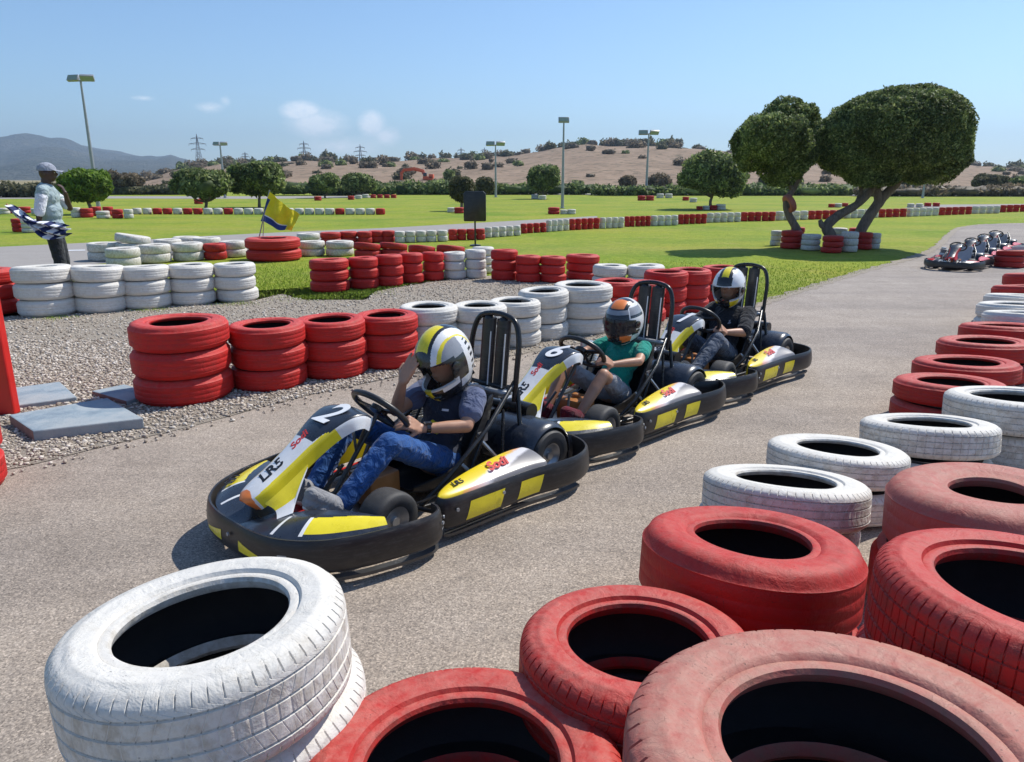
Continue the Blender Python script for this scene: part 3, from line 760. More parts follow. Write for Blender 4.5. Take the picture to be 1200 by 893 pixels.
# thin cumulus low over the left half of the horizon
tc=nt.nodes.new('ShaderNodeTexCoord').outputs['Generated']
mp=N(nt,'ShaderNodeMapping'); mp.inputs['Scale'].default_value=(1,1,1.9); L(nt,tc,mp.inputs['Vector'])
nz=noise_n(nt,mp.outputs[0],22,9,.66,.5); nz2=noise_n(nt,mp.outputs[0],85,6,.7,.4)
def cdir(px,py):
    c,s=math.cos(PITCH),math.sin(PITCH); return Vector(((px-600)/870,c-(py-446.5)/870*s,-s-(py-446.5)/870*c)).normalized()
tot=None
for px,py,rx,rz,st in ((352,130,.036,.018,1.6),(372,146,.060,.028,1.3),(436,146,.026,.024,1.5),(452,160,.030,.020,1.2),(400,172,.11,.026,.85),(246,126,.030,.011,1.0),(168,115,.022,.0050,.95),(264,118,.012,.012,.8)):
    d=cdir(px,py); sb=N(nt,'ShaderNodeVectorMath',operation='SUBTRACT'); L(nt,tc,sb.inputs[0]); sb.inputs[1].default_value=d
    mu=N(nt,'ShaderNodeVectorMath',operation='MULTIPLY'); L(nt,sb.outputs[0],mu.inputs[0]); mu.inputs[1].default_value=(1/rx,1/rx,1/rz)
    le=N(nt,'ShaderNodeVectorMath',operation='LENGTH'); L(nt,mu.outputs[0],le.inputs[0])
    k=N(nt,'ShaderNodeMath',operation='MULTIPLY_ADD'); L(nt,le.outputs['Value'],k.inputs[0]); k.inputs[1].default_value=-st; k.inputs[2].default_value=st; k.use_clamp=True
    if tot is None: tot=k.outputs[0]
    else:
        mx=N(nt,'ShaderNodeMath',operation='MAXIMUM'); L(nt,tot,mx.inputs[0]); L(nt,k.outputs[0],mx.inputs[1]); tot=mx.outputs[0]
a1=N(nt,'ShaderNodeMath',operation='ADD'); L(nt,nz,a1.inputs[0]); L(nt,nz2,a1.inputs[1])
a2=N(nt,'ShaderNodeMath',operation='MULTIPLY'); L(nt,a1.outputs[0],a2.inputs[0]); L(nt,tot,a2.inputs[1])
cl=ramp(nt,a2.outputs[0],[(.34,0),(.66,.32),(1.0,.75)])
L(nt,mixc(nt,cl,mixc(nt,1,sky.outputs[0],(.80,.93,1.03),'MULTIPLY'),(9.0,9.3,9.8)),bg.inputs['Color'])
sl=bpy.data.lights.new('sun','SUN'); sl.energy=3.95; sl.angle=R(.55); sl.color=(1,.955,.88)
so=bpy.data.objects.new('sun',sl); col.objects.link(so); so.rotation_euler=(-SUN).to_track_quat('-Z','Y').to_euler()
vs=sc.view_settings; vs.view_transform='Standard'; vs.look='None'; vs.exposure=0.42; vs.gamma=1; vs.use_curve_mapping=False
# ------------------------------------------------------------------ ground
def ground_mat(name,cols,scale,b1=.3,bd=.01,extra=None,rough=.95):
    m,nt,b=nodes(name); tc=N(nt,'ShaderNodeTexCoord').outputs['Object']
    n1=noise_n(nt,tc,scale,6,.65); n2=noise_n(nt,tc,scale*9,5,.7)
    a=N(nt,'ShaderNodeMath',operation='MULTIPLY_ADD'); L(nt,n2,a.inputs[0]); a.inputs[1].default_value=.5
    h=N(nt,'ShaderNodeMath',operation='MULTIPLY'); L(nt,n1,h.inputs[0]); h.inputs[1].default_value=.5; L(nt,h.outputs[0],a.inputs[2])
    base=ramp(nt,a.outputs[0],[(.3+.4*i/(len(cols)-1),c) for i,c in enumerate(cols)])
    if extra: base=extra(nt,tc,base)
    L(nt,base,b.inputs['Base Color']); b.inputs['Roughness'].default_value=rough; b.inputs['Specular IOR Level'].default_value=.2
    bump(nt,b,n2,b1,bd); return m
def asphalt_extra(nt,tc,base):
    v=N(nt,'ShaderNodeTexVoronoi'); v.inputs['Scale'].default_value=170; v.inputs['Randomness'].default_value=1; L(nt,tc,v.inputs['Vector'])
    sx=N(nt,'ShaderNodeSeparateColor'); L(nt,v.outputs['Color'],sx.inputs[0])
    base=mixc(nt,1,base,ramp(nt,sx.outputs[0],[(.0,(.58,.57,.57)),(.3,(.88,.87,.86)),(.75,(1.08,1.06,1.03)),(1,(1.5,1.46,1.4))]),'MULTIPLY')
    sm=noise_n(nt,tc,130,3,.7); base=mixc(nt,1,base,ramp(nt,sm,[(.35,.72),(.65,1.22)]),'MULTIPLY')
    big=noise_n(nt,tc,.55,5,.6,.5); base=mixc(nt,1,base,ramp(nt,big,[(.35,(.92,.91,.91)),(.68,(1.05,1.04,1.02))]),'MULTIPLY')
    # long rubbered-in streaks along the driving line
    mp=N(nt,'ShaderNodeMapping'); mp.inputs['Rotation'].default_value=(0,0,R(-47)); mp.inputs['Scale'].default_value=(.35,4.2,1); L(nt,tc,mp.inputs['Vector'])
    st=noise_n(nt,mp.outputs[0],1.6,6,.7,.2); base=mixc(nt,1,base,ramp(nt,st,[(.38,.95),(.55,1.01)]),'MULTIPLY')
    # darker rubbered driving line and old patches
    mp2=N(nt,'ShaderNodeMapping'); mp2.inputs['Rotation'].default_value=(0,0,R(-47)); mp2.inputs['Scale'].default_value=(.12,1.1,1); L(nt,tc,mp2.inputs['Vector'])
    base=mixc(nt,1,base,ramp(nt,noise_n(nt,mp2.outputs[0],1.1,4,.55,.1),[(.40,(.88,.88,.89)),(.56,(1.03,1.02,1.01))]),'MULTIPLY')
    # oil spots
    sp=noise_n(nt,tc,2.6,5,.6,.3); base=mixc(nt,ramp(nt,sp,[(.66,0),(.73,.4)]),base,(.10,.095,.09))
    # farther stretches are tinted greyer and bluer
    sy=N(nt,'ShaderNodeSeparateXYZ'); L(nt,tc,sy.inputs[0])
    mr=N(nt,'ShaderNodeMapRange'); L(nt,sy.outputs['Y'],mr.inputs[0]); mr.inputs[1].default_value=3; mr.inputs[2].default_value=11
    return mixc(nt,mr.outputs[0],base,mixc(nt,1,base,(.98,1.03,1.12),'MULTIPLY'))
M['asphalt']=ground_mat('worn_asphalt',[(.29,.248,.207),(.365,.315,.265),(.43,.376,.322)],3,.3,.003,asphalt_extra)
M['far_asphalt']=ground_mat('far_asphalt',[(.28,.26,.245),(.36,.335,.31)],2,.2,.01)
def lawn_extra(nt,tc,base):
    mp=N(nt,'ShaderNodeMapping'); mp.inputs['Rotation'].default_value=(0,0,R(12)); mp.inputs['Scale'].default_value=(.05,.9,1); L(nt,tc,mp.inputs['Vector'])
    st=noise_n(nt,mp.outputs[0],.55,5,.6,.3); base=mixc(nt,ramp(nt,st,[(.42,0),(.66,.6)]),base,(.33,.32,.07))
    fn=noise_n(nt,tc,34,4,.75); base=mixc(nt,1,base,ramp(nt,fn,[(.3,.62),(.7,1.32)]),'MULTIPLY')
    md=noise_n(nt,tc,.25,5,.65); base=mixc(nt,1,base,ramp(nt,md,[(.33,(.62,.82,.60)),(.52,(1,1,1)),(.7,(1.18,1.04,1.0))]),'MULTIPLY')
    dr=noise_n(nt,tc,1.1,6,.7,.4); base=mixc(nt,ramp(nt,dr,[(.56,0),(.70,.55)]),base,(.36,.30,.11))
    tf=noise_n(nt,tc,7,5,.7); return mixc(nt,1,base,ramp(nt,tf,[(.35,(.74,.82,.7)),(.62,(1.1,1.08,1.05))]),'MULTIPLY')
M['lawn']=ground_mat('mown_grass',[(.19,.245,.02),(.26,.315,.03),(.32,.355,.05)],2.2,.8,.03,lawn_extra)
M['gravel']=ground_mat('gravel_bed',[(.24,.20,.155),(.37,.32,.26),(.48,.42,.35)],26,.8,.015)
M['plain']=ground_mat('dry_plain',[(.16,.17,.06),(.28,.23,.12),(.34,.27,.16)],.06,.3,.05)
def hill_extra(nt,tc,base):
    s1=noise_n(nt,tc,.30,5,.7,.3); base=mixc(nt,ramp(nt,s1,[(.52,0),(.60,.8)]),base,(.14,.11,.07))
    s2=noise_n(nt,tc,.6,3,.6); return mixc(nt,ramp(nt,s2,[(.60,0),(.66,.7)]),base,(.12,.10,.06))
M['hill']=ground_mat('dry_hillside',[(.17,.12,.08),(.29,.205,.14),(.39,.285,.20)],.045,.5,.5,hill_extra)
M['mountain']=ground_mat('far_mountain',[(.045,.06,.05),(.09,.095,.075),(.17,.15,.11)],.004,.9,40)
M['stone']=simple('pebble_stone',(.38,.335,.285),.9,var=.35,scale=3,bs=.3)
def stone_var(m):
    nt=m.node_tree; b=nt.nodes['Principled BSDF']; g=N(nt,'ShaderNodeNewGeometry')
    L(nt,ramp(nt,g.outputs['Random Per Island'],[(0,(.24,.19,.145)),(.4,(.43,.36,.29)),(.8,(.56,.49,.41)),(1,(.72,.66,.58))]),b.inputs['Base Color'])
stone_var(M['stone'])
def sheet(name,pts,z,mat,sub=0):
    bm=bmesh.new(); vs=[bm.verts.new((x,y,z)) for x,y in pts]; f=bm.faces.new(vs); bmesh.ops.triangulate(bm,faces=[f])
    me=bpy.data.meshes.new(name); bm.to_mesh(me); bm.free(); me.materials.append(mat)
    if me.polygons[0].normal.z<0: me.flip_normals()
    o=bpy.data.objects.new(name,me); col.objects.link(o); o['kind']='structure'; return o
def px(x,y,z=0):
    c,s=math.cos(PITCH),math.sin(PITCH); d=Vector(((x-600)/870,c-(y-446.5)/870*s,-s-(y-446.5)/870*c)); t=(z-1.5)/d.z; return (d.x*t,d.y*t)
NG=72
sheet('ground',[(9000*math.cos(2*PI*i/NG),9000*math.sin(2*PI*i/NG)) for i in range(NG)],-.02,M['plain'])
lawn=[(-60,-4),(60,-4),(140,30),(160,92),(70,104),(0,106),(-75,110),(-150,112),(-150,20)]
sheet('lawn',lawn,-.008,M['lawn'])
# ragged boundary helper
def ragged(pts,amp,step):
    out=[];k=len(pts)
    for i in range(k):
        a=Vector(pts[i]);b=Vector(pts[(i+1)%k]); L_=(b-a).length; n=max(1,min(160,int(L_/step)))
        for j in range(n):
            p=a.lerp(b,j/n); q=Vector((noise.noise(Vector((p.x*2.1,p.y*2.1,.3))),noise.noise(Vector((p.x*2.1,p.y*2.1,7.3)))))*amp if j else Vector((0,0))
            out.append((p.x+q.x,p.y+q.y))
    return out
trk_px=[(-260,700),(0,549),(160,512),(300,476),(420,448),(520,428),(620,410),(700,396),(790,378),(860,364),(905,352),(960,334),(1020,316),(1070,302),(1098,290),(1112,276),(1126,267),(1160,262.5),(1215,261)]
trk=[px(*p) for p in trk_px]
trk=[(v.x,v.y) for v in catmull([(x,y,0) for x,y in trk],5)]
track=trk+[(60,34),(60,26),(13.5,17.5),(9.2,11.5),(9.5,6),(9,-3),(-9,-3),(-7,-.5)]
sheet('track',track,.0,M['asphalt'])
grav_px=[(-300,720),(0,552),(160,515),(300,479),(420,451),(520,431),(620,413),(700,399),(790,381),(850,367),(868,356),(842,343),(800,334),(720,327),(640,320),(560,324),(500,331),(440,342),(425,352),(360,352),(330,345),(300,352),(250,356),(150,360),(0,372),(-300,380)]
verge=[]
tv=[Vector((x,y)) for x,y in trk]
k0=[i for i,p in enumerate(tv) if p.y>7.5 and p.x>1.9][0]
lft=[];rgt=[]
for i in range(k0,len(tv)-6):
    d=(tv[i+1]-tv[i-1]).normalized(); nn=Vector((-d.y,d.x)); wv=.10+.10*noise.noise(Vector((tv[i].x*1.7,tv[i].y*1.7,2.2)))
    steps=6
    for j in range(steps):
        q=tv[i].lerp(tv[i+1],j/steps); a_=noise.noise(Vector((q.x*5,q.y*5,1.1)))*.09; b_=noise.noise(Vector((q.x*6,q.y*6,4.1)))*.08
        lft.append((q.x+nn.x*(.10+a_),q.y+nn.y*(.10+a_))); rgt.append((q.x-nn.x*(.07+b_),q.y-nn.y*(.07+b_)))
sheet('verge',lft+rgt[::-1],.003,M['gravel'])
sheet('gravel',ragged([px(*p) for p in grav_px],.09,.12),.004,M['gravel'])
# far loop of the circuit: a band behind the mixed tyre row, running right behind the long far row
band_top=[(-400,296),(0,289),(130,283),(230,277),(330,272),(450,267),(560,261),(640,256.5),(700,253)]
band_bot=[(700,257),(640,262),(560,269),(455,278),(300,292),(230,300),(100,310),(0,316),(-400,330)]
sheet('far_track',[px(*p) for p in band_top+band_bot],-.004,M['far_asphalt'])
band2=[(-300,233.5),(0,233),(150,232.5),(300,233),(440,231.5),(440,229.5),(300,230),(0,229.6),(-300,230)]
sheet('farther_track',[px(*p) for p in band2],-.003,M['far_asphalt'])
b3=[(560,227.6),(700,228.5),(880,229),(1300,231),(1300,229.2),(880,227.4),(700,226.8),(560,226.6)]
sheet('farthest_track',[px(*p) for p in b3],-.003,M['far_asphalt'])
b4=[(1060,243.5),(1300,240.5),(1300,238),(1070,240)]
sheet('right_far_track',[px(*p) for p in b4],-.003,M['far_asphalt'])
# painted line on the far loop
wl=[px(70,293),px(100,292.6),px(100,293.6),px(70,294)]
sheet('painted_line',wl,.001,M['white_ink'])
# ---- pebbles (uncountable)
ico=[]; 
bm=bmesh.new(); bmesh.ops.create_icosphere(bm,subdivisions=1,radius=1); icov=np.array([v.co[:] for v in bm.verts]); icof=np.array([[v.index for v in f.verts] for f in bm.faces]); bm.free()
def inpoly(pts,poly):
    x,y=pts[:,0],pts[:,1]; ins=np.zeros(len(pts),bool); k=len(poly)
    for i in range(k):
        x1,y1=poly[i]; x2,y2=poly[(i+1)%k]
        if y1==y2: continue
        c=((y1>y)!=(y2>y))&(x<(x2-x1)*(y-y1)/(y2-y1)+x1); ins^=c
    return ins
gp=[px(*p) for p in grav_px]
def raw_mesh(name,V,F,mat,smooth=False,mi=None):
    me=bpy.data.meshes.new(name); nf=len(F); k=F.shape[1]
    me.vertices.add(len(V)); me.vertices.foreach_set('co',V.astype(np.float32).ravel())
    me.loops.add(nf*k); me.loops.foreach_set('vertex_index',F.astype(np.int32).ravel())
    me.polygons.add(nf); me.polygons.foreach_set('loop_start',np.arange(0,nf*k,k,dtype=np.int32))
    for m in (mat if isinstance(mat,list) else [mat]): me.materials.append(m)
    if mi is not None: me.polygons.foreach_set('material_index',mi.astype(np.int32))
    if smooth: me.polygons.foreach_set('use_smooth',np.ones(nf,dtype=bool))
    me.update(calc_edges=True); me.validate()
    o=bpy.data.objects.new(name,me); col.objects.link(o); return o
P_=np.empty((0,2))
for (x0,x1,y0,y1,n) in ((-5.2,-.5,3.2,7.0,46000),(-6.5,3.2,5.2,11.5,34000)):
    q=np.column_stack([rng.uniform(x0,x1,n),rng.uniform(y0,y1,n)]); P_=np.vstack([P_,q[inpoly(q,gp)]])
# strays on the asphalt edge
q=np.column_stack([rng.uniform(-4,3,9000),rng.uniform(3,9,9000)])
gp2=[px(x,y+ (9 if y>380 else 5)) for x,y in grav_px]; q=q[inpoly(q,gp2)&~inpoly(q,gp)][:600]; P_=np.vstack([P_,q])
n=len(P_); s_=rng.gamma(4,.0015,n)+.0032; s_=np.clip(s_,.0035,.016)
V=icov[None]*(1+rng.uniform(-.25,.25,(n,len(icov),1))); V=V*np.stack([s_*rng.uniform(.8,1.4,n),s_*rng.uniform(.7,1.1,n),s_*rng.uniform(.45,.8,n)],1)[:,None]
a=rng.uniform(0,2*PI,n); ca,sa=np.cos(a)[:,None],np.sin(a)[:,None]
V=np.stack([V[...,0]*ca-V[...,1]*sa+P_[:,0:1],V[...,0]*sa+V[...,1]*ca+P_[:,1:2],V[...,2]+s_[:,None]*.35+.004],-1)
F=icof[None]+(np.arange(n)*len(icov))[:,None,None]
o=raw_mesh('pebbles',V.reshape(-1,3),F.reshape(-1,3),M['stone']); tag(o,'loose beige and grey pebbles covering the gravel strip','gravel',kind='stuff')
# ---- grass blades near the camera side of the lawn
m,nt,b=nodes('grass_blade'); g=N(nt,'ShaderNodeNewGeometry')
L(nt,ramp(nt,g.outputs['Random Per Island'],[(0,(.21,.33,.03)),(.5,(.32,.43,.045)),(.85,(.40,.48,.08)),(1,(.52,.50,.18))]),b.inputs['Base Color']); b.inputs['Roughness'].default_value=.8; b.inputs['Specular IOR Level'].default_value=.1
M['blade']=m
tp=[(x,y) for x,y in trk]
def scatter(n,x0,x1,y0,y1):
    q=np.column_stack([rng.uniform(x0,x1,n),rng.uniform(y0,y1,n)])
    return q[~inpoly(q,track)&~inpoly(q,gp)&~inpoly(q,[px(*p) for p in band_top+band_bot])]
G_=np.vstack([scatter(42000,-4.6,-1.2,9.4,15),scatter(60000,-2,7,9,14.5)]); G_=G_[rng.uniform(0,1,len(G_))<np.clip((14.5-G_[:,1])/4.5,0,1)]
# tufts growing in the gravel by the tyres
for (cx,cy,r_,nn) in ((-1.9,6.3,.35,260),(-.9,6.6,.3,200),(.1,7.15,.25,240),(-4.3,8.75,.3,420),(-3.4,9.15,.3,300),(-5.1,8.2,.25,260),(-2.6,9.7,.5,900),(.45,7.3,.2,160),(-2.0,10.1,.4,500)):
    G_=np.vstack([G_,np.column_stack([rng.normal(cx,r_*.5,nn),rng.normal(cy,r_*.35,nn)])])
n=len(G_); hh=rng.uniform(.01,.032,n); a=rng.uniform(0,2*PI,n); wd=rng.uniform(.003,.006,n); lx=rng.normal(0,.015,n); ly=rng.normal(0,.015,n)
V=np.empty((n,3,3)); V[:,0]=np.column_stack([G_[:,0]-wd*np.cos(a),G_[:,1]-wd*np.sin(a),np.full(n,-.006)]); V[:,1]=np.column_stack([G_[:,0]+wd*np.cos(a),G_[:,1]+wd*np.sin(a),np.full(n,-.006)])
V[:,2]=np.column_stack([G_[:,0]+lx,G_[:,1]+ly,hh])
o=raw_mesh('grass_blades',V.reshape(-1,3),np.arange(n*3).reshape(-1,3),M['blade']); tag(o,'short green grass blades along the near edge of the lawn','grass',kind='stuff')
# ------------------------------------------------------------------ hills
def az_of(x): return math.atan((x-600)/ (870/math.cos(PITCH)) ) 
def polar_hill(name,prof,r0,rt,r1,mat,na,nr,amp,seed,back=.3,z0=-.5):
    """prof: list of (pixel x, pixel y of the skyline)"""
    xs=[p[0] for p in prof]; ys=[p[1] for p in prof]
    V=[];F=[]
    for i in range(na):
        x=xs[0]+(xs[-1]-xs[0])*i/(na-1); y=float(np.interp(x,xs,ys))
        c,s=math.cos(PITCH),math.sin(PITCH); d=Vector(((x-600)/870,c-(y-446.5)/870*s,-s-(y-446.5)/870*c)); hz=math.hypot(d.x,d.y); ux,uy=d.x/hz,d.y/hz; sl=d.z/hz
        top=1.5+sl*rt
        for j in range(nr):
            t=j/(nr-1); r=r0+(r1-r0)*t; tt=(r-r0)/(rt-r0)
            if tt<=1: z=z0+(top-z0)*(tt**1.15*(1.6-.6*tt))
            else: z=top*(1-(1-back)*((r-rt)/(r1-rt)))
            q=Vector((ux*r/amp[1],uy*r/amp[1],seed)); nn=noise.fractal(q,1,2,5)
            z+=amp[0]*nn*min(1,tt*1.5)*(1 if tt<.9 or tt>1.1 else .25)
            V.append((ux*r,uy*r,z))
    V=np.array(V); F=np.array([[i*nr+j,(i+1)*nr+j,(i+1)*nr+j+1,i*nr+j+1] for i in range(na-1) for j in range(nr-1)])
    o=raw_mesh(name,V,F,mat,True); o['kind']='structure'; return o,V.reshape(na,nr,3)
hp=[(155,213),(185,207),(212,199),(235,196),(262,192),(300,194),(340,191),(430,189),(520,188),(600,184),(640,178),(690,172),(760,171),(840,177),(900,182),(960,184),(1060,188),(1100,190),(1150,196),(1200,199),(1500,205),(2200,208)]
hill,HV=polar_hill('hill',hp,112,360,520,M['hill'],300,50,(1.6,38),3.1)
mp_=[(-900,206),(-500,196),(-300,186),(-120,192),(-60,184),(0,178),(30,169),(48,167),(80,171),(115,181),(150,184),(185,186),(200,184),(212,190),(240,196),(262,201),(330,205),(600,206)]
mount,_=polar_hill('mountain',mp_,1300,3900,4700,M['mountain'],260,60,(50,480),8.2,.5,z0=-5)
# ------------------------------------------------------------------ vegetation
def leaf_mat(name,stops):
    m,nt,b=nodes(name); g=N(nt,'ShaderNodeNewGeometry'); tc=N(nt,'ShaderNodeTexCoord').outputs['Object']
    c=ramp(nt,g.outputs['Random Per Island'],stops)
    n=noise_n(nt,tc,1.3,4,.6); c=mixc(nt,1,c,ramp(nt,n,[(.35,.6),(.65,1.4)]),'MULTIPLY')
    L(nt,c,b.inputs['Base Color']); b.inputs['Roughness'].default_value=.6; b.inputs['Specular IOR Level'].default_value=.3
    b.inputs['Transmission Weight'].default_value=0
    t=N(nt,'ShaderNodeBsdfTranslucent'); L(nt,c,t.inputs['Color']); mx=N(nt,'ShaderNodeMixShader'); mx.inputs[0].default_value=.42
    out=nt.nodes['Material Output']; L(nt,b.outputs[0],mx.inputs[1]); L(nt,t.outputs[0],mx.inputs[2]); L(nt,mx.outputs[0],out.inputs['Surface'])
    return m
M['leaf']=leaf_mat('dark_green_leaves',[(0,(.06,.09,.032)),(.45,(.13,.175,.055)),(.8,(.26,.32,.10)),(1,(.42,.46,.20))])
M['leaf_bright']=leaf_mat('bright_green_leaves',[(0,(.09,.16,.02)),(.6,(.15,.25,.03)),(1,(.24,.33,.06))])
M['leaf_dry']=leaf_mat('dry_scrub_leaves',[(0,(.13,.105,.07)),(.5,(.22,.175,.115)),(1,(.32,.26,.18))])
M['leaf_olive']=leaf_mat('olive_scrub_leaves',[(0,(.07,.075,.04)),(.6,(.13,.13,.065)),(1,(.22,.20,.11))])
m,nt,b=nodes('bark'); tc=N(nt,'ShaderNodeTexCoord').outputs['Object']; mpn=N(nt,'ShaderNodeMapping'); mpn.inputs['Scale'].default_value=(14,14,3); L(nt,tc,mpn.inputs['Vector'])
f=noise_n(nt,mpn.outputs[0],1.6,7,.7,.6); L(nt,ramp(nt,f,[(.3,(.09,.068,.052)),(.6,(.22,.17,.135)),(.8,(.33,.27,.22))]),b.inputs['Base Color']); b.inputs['Roughness'].default_value=.9; bump(nt,b,f,.9,.03)
M['bark']=m
def pnoise(P,f,seed):
    s=np.zeros(len(P)); r=np.random.default_rng(seed)
    for o in range(5):
        k=r.normal(0,1,(3,)); k=k/np.linalg.norm(k); k2=r.normal(0,1,(3,)); k2/=np.linalg.norm(k2)
        s+=np.sin(P@k*f*(1.5**o)+r.uniform(0,6))*np.sin(P@k2*f*(1.5**o)+r.uniform(0,6))/(1.25**o)
    return s/2.2
def crown_mesh(lobes,n,leaf,seed,rough=.06,shell=.16,spray=0,freq=3.0,core=.86):
    """lobes: (cx,cy,cz,rx,ry,rz[,flat bottom z])"""
    r=np.random.default_rng(seed); lob=np.array([l[:6] for l in lobes]); area=(lob[:,3]*lob[:,4]+lob[:,3]*lob[:,5]+lob[:,4]*lob[:,5]); pr=area/area.sum()
    idx=r.choice(len(lob),n,p=pr); d=r.normal(0,1,(n,3)); d/=np.linalg.norm(d,axis=1)[:,None]
    # squared-off (clipped) shape
    p4=np.sign(d)*np.abs(d)**.86; p4/= (np.abs(p4)**2.6).sum(1)[:,None]**(1/2.6)
    t=1-np.abs(r.normal(0,shell,n)); c=lob[idx]
    P=c[:,:3]+p4*c[:,3:6]*t[:,None]
    dis=pnoise(P,freq,seed); P+=d*(dis*rough*2)[:,None]
    k=r.uniform(0,1,n)<spray; P[k]+=d[k]*r.uniform(.02,.17,k.sum())[:,None]*np.array([.5,.5,1])*np.mean(lob[:,3])*.4
    keep=np.ones(n,bool)
    for j in range(len(lob)):
        q=(P-lob[j,:3])/lob[j,3:6]; rr=(np.abs(q)**2.6).sum(1)**(1/2.6); keep&=~((rr<.60)&(idx!=j))
    # thin patches
    keep&=~((pnoise(P,freq*1.6,seed+5)>.62)&(r.uniform(0,1,n)<.7))
    P=P[keep]; d=d[keep]; n=len(P)
    nr=d+r.normal(0,.75,(n,3)); nr/=np.linalg.norm(nr,axis=1)[:,None]
    u=np.cross(nr,r.normal(0,1,(n,3))); u/=np.linalg.norm(u,axis=1)[:,None]; v=np.cross(nr,u)
    s=leaf*r.uniform(.55,1.3,n)[:,None]
    V=np.stack([P-u*s,P+v*s*.45,P+u*s,P-v*s*.45],1).reshape(-1,3); F=np.arange(n*4).reshape(-1,4)
    if core:
        bm=bmesh.new(); bmesh.ops.create_icosphere(bm,subdivisions=3,radius=1); iv=np.array([v.co[:] for v in bm.verts]); jf=np.array([[v.index for v in f.verts] for f in bm.faces]); bm.free()
        VV=[V];FF=[F];o=len(V)
        for l in lob:
            q=np.sign(iv)*np.abs(iv)**.86; q/=(np.abs(q)**2.6).sum(1)[:,None]**(1/2.6)
            w_=q*l[3:6]*core+l[:3]; w_=w_+iv*(pnoise(w_,freq*1.3,seed+2)*rough*1.5-.04*np.mean(l[3:6]))[:,None]
            VV.append(w_); FF.append(np.column_stack([jf,jf[:,2]])+o); o+=len(w_)
        V=np.vstack(VV); return V,F,np.vstack(FF[1:])[:,:3]
    return V,F,None
def crown_obj(name,lobes,n,leaf,seed,mat,parent=None,**kw):
    V,F,T3=crown_mesh(lobes,n,leaf,seed,**kw)
    me=bpy.data.meshes.new(name)
    nf=len(F); nt3=0 if T3 is None else len(T3)
    me.vertices.add(len(V)); me.vertices.foreach_set('co',V.astype(np.float32).ravel())
    li=F.ravel() if T3 is None else np.concatenate([F.ravel(),T3.ravel()])
    me.loops.add(len(li)); me.loops.foreach_set('vertex_index',li.astype(np.int32))
    me.polygons.add(nf+nt3); ls=np.arange(nf)*4
    if nt3: ls=np.concatenate([ls,nf*4+np.arange(nt3)*3])
    me.polygons.foreach_set('loop_start',ls.astype(np.int32))
    me.materials.append(mat); me.update(calc_edges=True)
    o=bpy.data.objects.new(name,me); col.objects.link(o)
    if parent: o.parent=parent
    return o
def limb(mb,pts,r0,r1,n=10,seg=5,gn=.12):
    c=catmull(pts,seg); k=len(c)
    mb.tube(c,[ (r0+(r1-r0)*i/(k-1))*(1+gn*noise.noise(Vector((i*.7,r0*50,.2)))) for i in range(k)],n)
# --- the two big clipped trees (positions in metres; crowns 3 m up)
ta=empty('clipped_tree',(6.55,17.1,0)); tag(ta,'smaller clipped tree with crooked pale trunk and lumpy crown left of the giant one','tree')
mb=MB(); limb(mb,[(0,0,0),(-.08,0,.35),(-.32,.05,.75),(-.38,.05,1.05),(-.22,.05,1.4),(-.35,0,1.8),(-.4,.1,2.3)],.095,.05)
limb(mb,[(-.2,.05,1.42),(-.05,.1,1.8),(0,.1,2.2)],.06,.03); limb(mb,[(-.3,.02,1.3),(-.6,0,1.7),(-.85,.1,2.1)],.055,.03); limb(mb,[(-.1,.1,1.9),(-.3,-.2,2.4),(-.6,-.2,2.6)],.04,.02)
mb.build('trunk',M['bark'],ta,smooth=60)
crown_obj('crown',[(-.74,0,2.40,.72,.8,.50),(-1.12,0,2.20,.40,.5,.33),(-.30,.1,2.25,.55,.65,.52),(-.46,.1,2.80,.54,.6,.29),(-.50,0,1.78,.32,.38,.28),(-.02,.1,2.48,.46,.5,.36),(.22,.15,2.25,.36,.45,.40)],95000,.038,11,M['leaf'],ta,rough=.13,shell=.14,spray=.03,freq=3.4,core=.62)
tb=empty('clipped_tree',(7.78,17.0,0)); tag(tb,'giant clipped tree with broad mushroom crown and two dark trunks','tree')
mb=MB(); limb(mb,[(.05,.1,0),(.12,.1,.4),(.35,.1,.85),(.55,.1,1.15),(.8,.1,1.45),(1.0,.1,1.9)],.135,.08); limb(mb,[(.45,.1,1.0),(.3,.1,1.5),(.3,.1,2.0)],.1,.06); limb(mb,[(.9,.1,1.45),(.7,.3,1.8),(.8,.4,2.2)],.08,.04)
mb.build('trunk',M['bark'],tb,smooth=60)
mb=MB(); limb(mb,[(-.62,-.1,0),(-.62,-.1,.25),(-.75,-.1,.48),(-.5,-.05,.72),(-.1,0,.95),(.2,0,1.3),(.35,0,1.8)],.13,.07); limb(mb,[(-.7,-.1,.45),(-.85,-.1,.5),(-.92,-.1,.62)],.10,.04)
limb(mb,[(-.1,0,.95),(0,.1,1.3),(-.2,.1,1.7)],.06,.03)
mb.build('trunk',M['bark'],tb,smooth=60)
crown_obj('crown',[(.55,0,2.42,1.34,1.5,.90),(1.16,0,2.20,.84,1.2,.80),(-.26,.1,2.24,.76,1.0,.72),(.10,0,1.70,.58,.8,.38),(.62,0,2.88,1.02,1.2,.48)],230000,.036,12,M['leaf'],tb,rough=.07,shell=.10,spray=.02,freq=2.8,core=.70)
